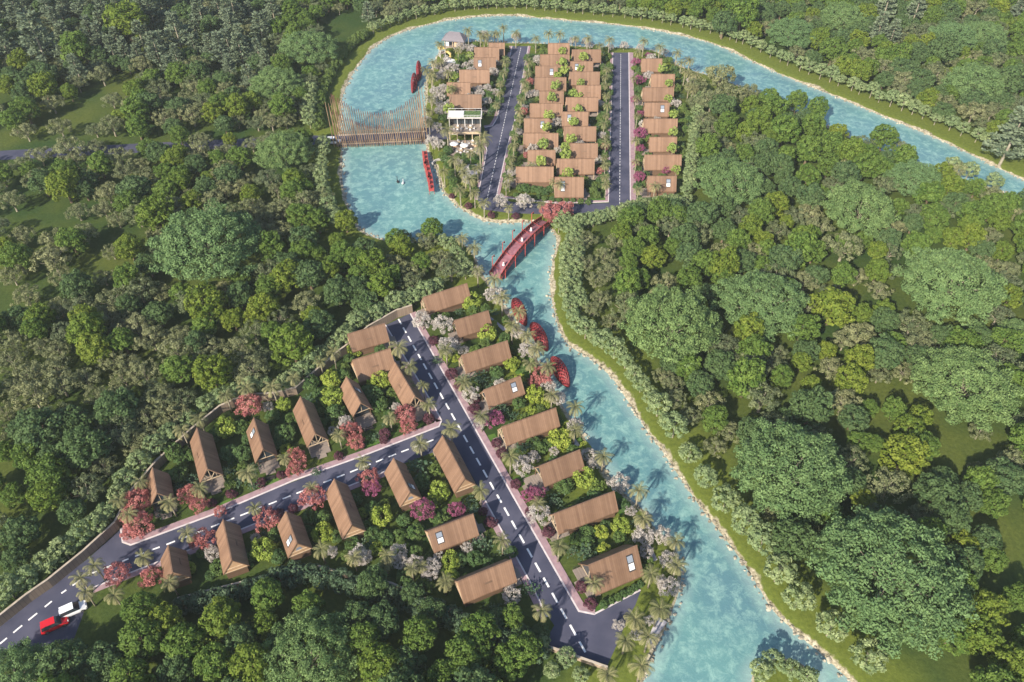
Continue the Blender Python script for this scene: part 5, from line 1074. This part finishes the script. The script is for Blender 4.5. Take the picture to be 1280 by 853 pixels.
def gardens():
    plots = [W(s, 0) for s in ("525,385 560,372 600,352 640,372 690,460 720,520 760,590 812,650 830,690 800,728 744,762 726,760 650,625 560,470 522,410", "425,448 470,425 484,420 515,465 545,520 548,528 455,566 370,596 272,638 175,674 168,632 215,590 250,552 290,522 345,508 376,500 400,474",
          "205,706 300,664 395,625 500,580 545,565 600,628 658,730 680,768 640,775 575,755 505,728 440,708 400,696 355,702 300,718 240,732 215,735")]
    roads = [W("498,399 640,675 732.5,817", 0), LOWC]
    P = []
    for yy in np.arange(60, 170, 2.5):
        for xx in np.arange(-95, 45, 2.5): P.append((xx + rr.uniform(-.9, .9), yy + rr.uniform(-.9, .9)))
    P = np.array(P); ok = np.zeros(len(P), bool)
    for p in plots: ok |= inpoly(P, p)
    for r in roads: ok &= segdist(P, r, False) > 6.6
    ok &= sdist(P) < -2.5
    for cx, cy, yaw, h, hw, dk in HOUSES:
        c, s = math.cos(yaw), math.sin(yaw); u = (P[:,0]-cx)*c + (P[:,1]-cy)*s; v = -(P[:,0]-cx)*s + (P[:,1]-cy)*c
        ok &= ~((u > -h-.6) & (u < h+dk+2.2) & (np.abs(v) < hw+.5))
    near = [t for t in TREES if t[2] < 180]
    for x, y in P[ok]:
        k = rr.choice(['garden', 'leafy', 'leafy', 'broad', 'garden', 'leafy', 'white', 'lime']); Rm = rr.uniform(1.1, 2.0) if k != 'lime' else rr.uniform(1.2, 1.7)
        if rr.random() < .12: continue
        if all((t[1]-x)**2 + (t[2]-y)**2 > ((t[3]*(.45 if t[0] == 'palm' else .8) + Rm)*.72)**2 for t in near):
            px, py = pix(x, y, 1); T = [k, x, y, Rm, px, py, None]; TREES.append(T); near.append(T)
def island_gardens():
    plots = [W(s, 0) for s in ("560,62 605,56 638,60 630,100 618,146 606,150 560,140 538,150 533,120 545,84", "536,182 560,180 566,196 606,200 594,250 600,258 578,252 556,238 545,212", "662,60 764,62 757,250 700,250 628,240 650,150", "790,68 850,74 872,100 860,225 800,236 792,120")]
    P = np.array([(xx + rr.uniform(-1, 1), yy + rr.uniform(-1, 1)) for yy in np.arange(205, 335, 2.9) for xx in np.arange(-45, 85, 2.9)]); ok = np.zeros(len(P), bool)
    for p in plots: ok |= inpoly(P, p)
    ok &= sdist(P) < -2
    for r in ("651,60 606,262", "776,68 774.5,260"): ok &= segdist(P, W(r, 0), False) > 5.2
    for cx, cy, yaw, h, hw, dk in HOUSES:
        c, s = math.cos(yaw), math.sin(yaw); u = (P[:,0]-cx)*c + (P[:,1]-cy)*s; v = -(P[:,0]-cx)*s + (P[:,1]-cy)*c
        ok &= ~((u > -h-.5) & (u < h+dk+1) & (np.abs(v) < hw+.3))
    cc = at(580, 170, 0); ok &= ~((np.abs(P[:,0]-cc[0]) < 9) & (np.abs(P[:,1]-cc[1]) < 13))
    for qx, qy, r in ((569,57,6.5),(554,74,6),(588,216,4.5)): q = at(qx, qy, 0); ok &= np.hypot(P[:,0]-q[0], P[:,1]-q[1]) > r
    near = [t for t in TREES if t[2] > 195 and t[4] < 900]
    for x, y in P[ok]:
        px, py = pix(x, y, 1); west = px < 620
        k = rr.choice(['white', 'white', 'garden', 'leafy', 'broad', 'white', 'palm'] if west else ['leafy', 'broad', 'leafy', 'garden', 'leafy', 'white']); Rm = {'palm': 2.3, 'white': 2.0}.get(k, 1.5) * rr.uniform(.85, 1.2)
        if all((t[1]-x)**2 + (t[2]-y)**2 > ((t[3]*(.5 if t[0] == 'palm' else .85) + Rm*(.6 if k == 'palm' else 1))*.72)**2 for t in near):
            T = [k, x, y, Rm, px, py, None]; TREES.append(T); near.append(T)
gardens(); island_gardens()
# ------------------------------------------------------------------ plants: objects
def plant_all():
    cnt = {}; used = {}
    # drop what stands in the water or outside the view
    keep = []
    D = sdist(np.array([(t[1], t[2]) for t in TREES]))
    for t, d in zip(TREES, D):
        if d > -.7:
            nx = [(t[1]+dx*s, t[2]+dy*s) for s in (1.5, 3, 5, 8) for dx, dy in ((1,0),(-1,0),(0,1),(0,-1),(.7,.7),(-.7,.7),(.7,-.7),(-.7,-.7))]
            dd = sdist(np.array(nx)); j = next((i for i, v in enumerate(dd) if v < -.7), None)
            if j is None: continue
            t[1], t[2] = nx[j]
        keep.append(t)
    by = {}
    for t in keep:
        if t[6] is None:
            i = int(((PL - [t[4], t[5]])**2).sum(1).argmin()); by.setdefault((t[0], i), []).append(t)
    for (k, i), L in by.items():
        L.sort(key=lambda t: (t[4]-PL[i][0])**2 + (t[5]-PL[i][1])**2); nm = LOOK[k][2]; pl = PLACES[i][1]
        for j, t in enumerate(L):
            t[6] = f'{nm} by {pl}' if len(L) == 1 else f'{nm} by {pl}, {ordw(j)} outward from it'
    for n, (k, x, y, Rm, px, py, lab) in enumerate(keep):
        var, hc = KINDS[k]; r = random.Random(n*13+5); c, tr, wh = var[r.randrange(len(var))]
        nm, cat, _ = LOOK[k]; rot = r.uniform(0, 6.283); sc = (Rm*r.uniform(.94, 1.06), Rm*r.uniform(.94, 1.06), Rm*r.uniform(.9, 1.12))
        grp = nm.replace('_', ' ').replace('bush', 'bushe') + 's of the woods and gardens'
        if k in ('giant', 'palm', 'white', 'pink', 'magenta') and py > 290 or k == 'giant' or (k in ('green', 'golden', 'blue', 'olive') and py > 380):
            o = empty(nm, (x, y, 0), rot); o.scale = sc; link('crown', c, o); link('trunk', tr, o)
        else:
            o = link(nm, wh); o.location = (x, y, 0); o.rotation_euler = (0, 0, rot); o.scale = sc
        tag(o, lab, cat, grp); cnt[nm] = cnt.get(nm, 0) + 1
    print('PLANTS', cnt, sum(cnt.values()))
plant_all()
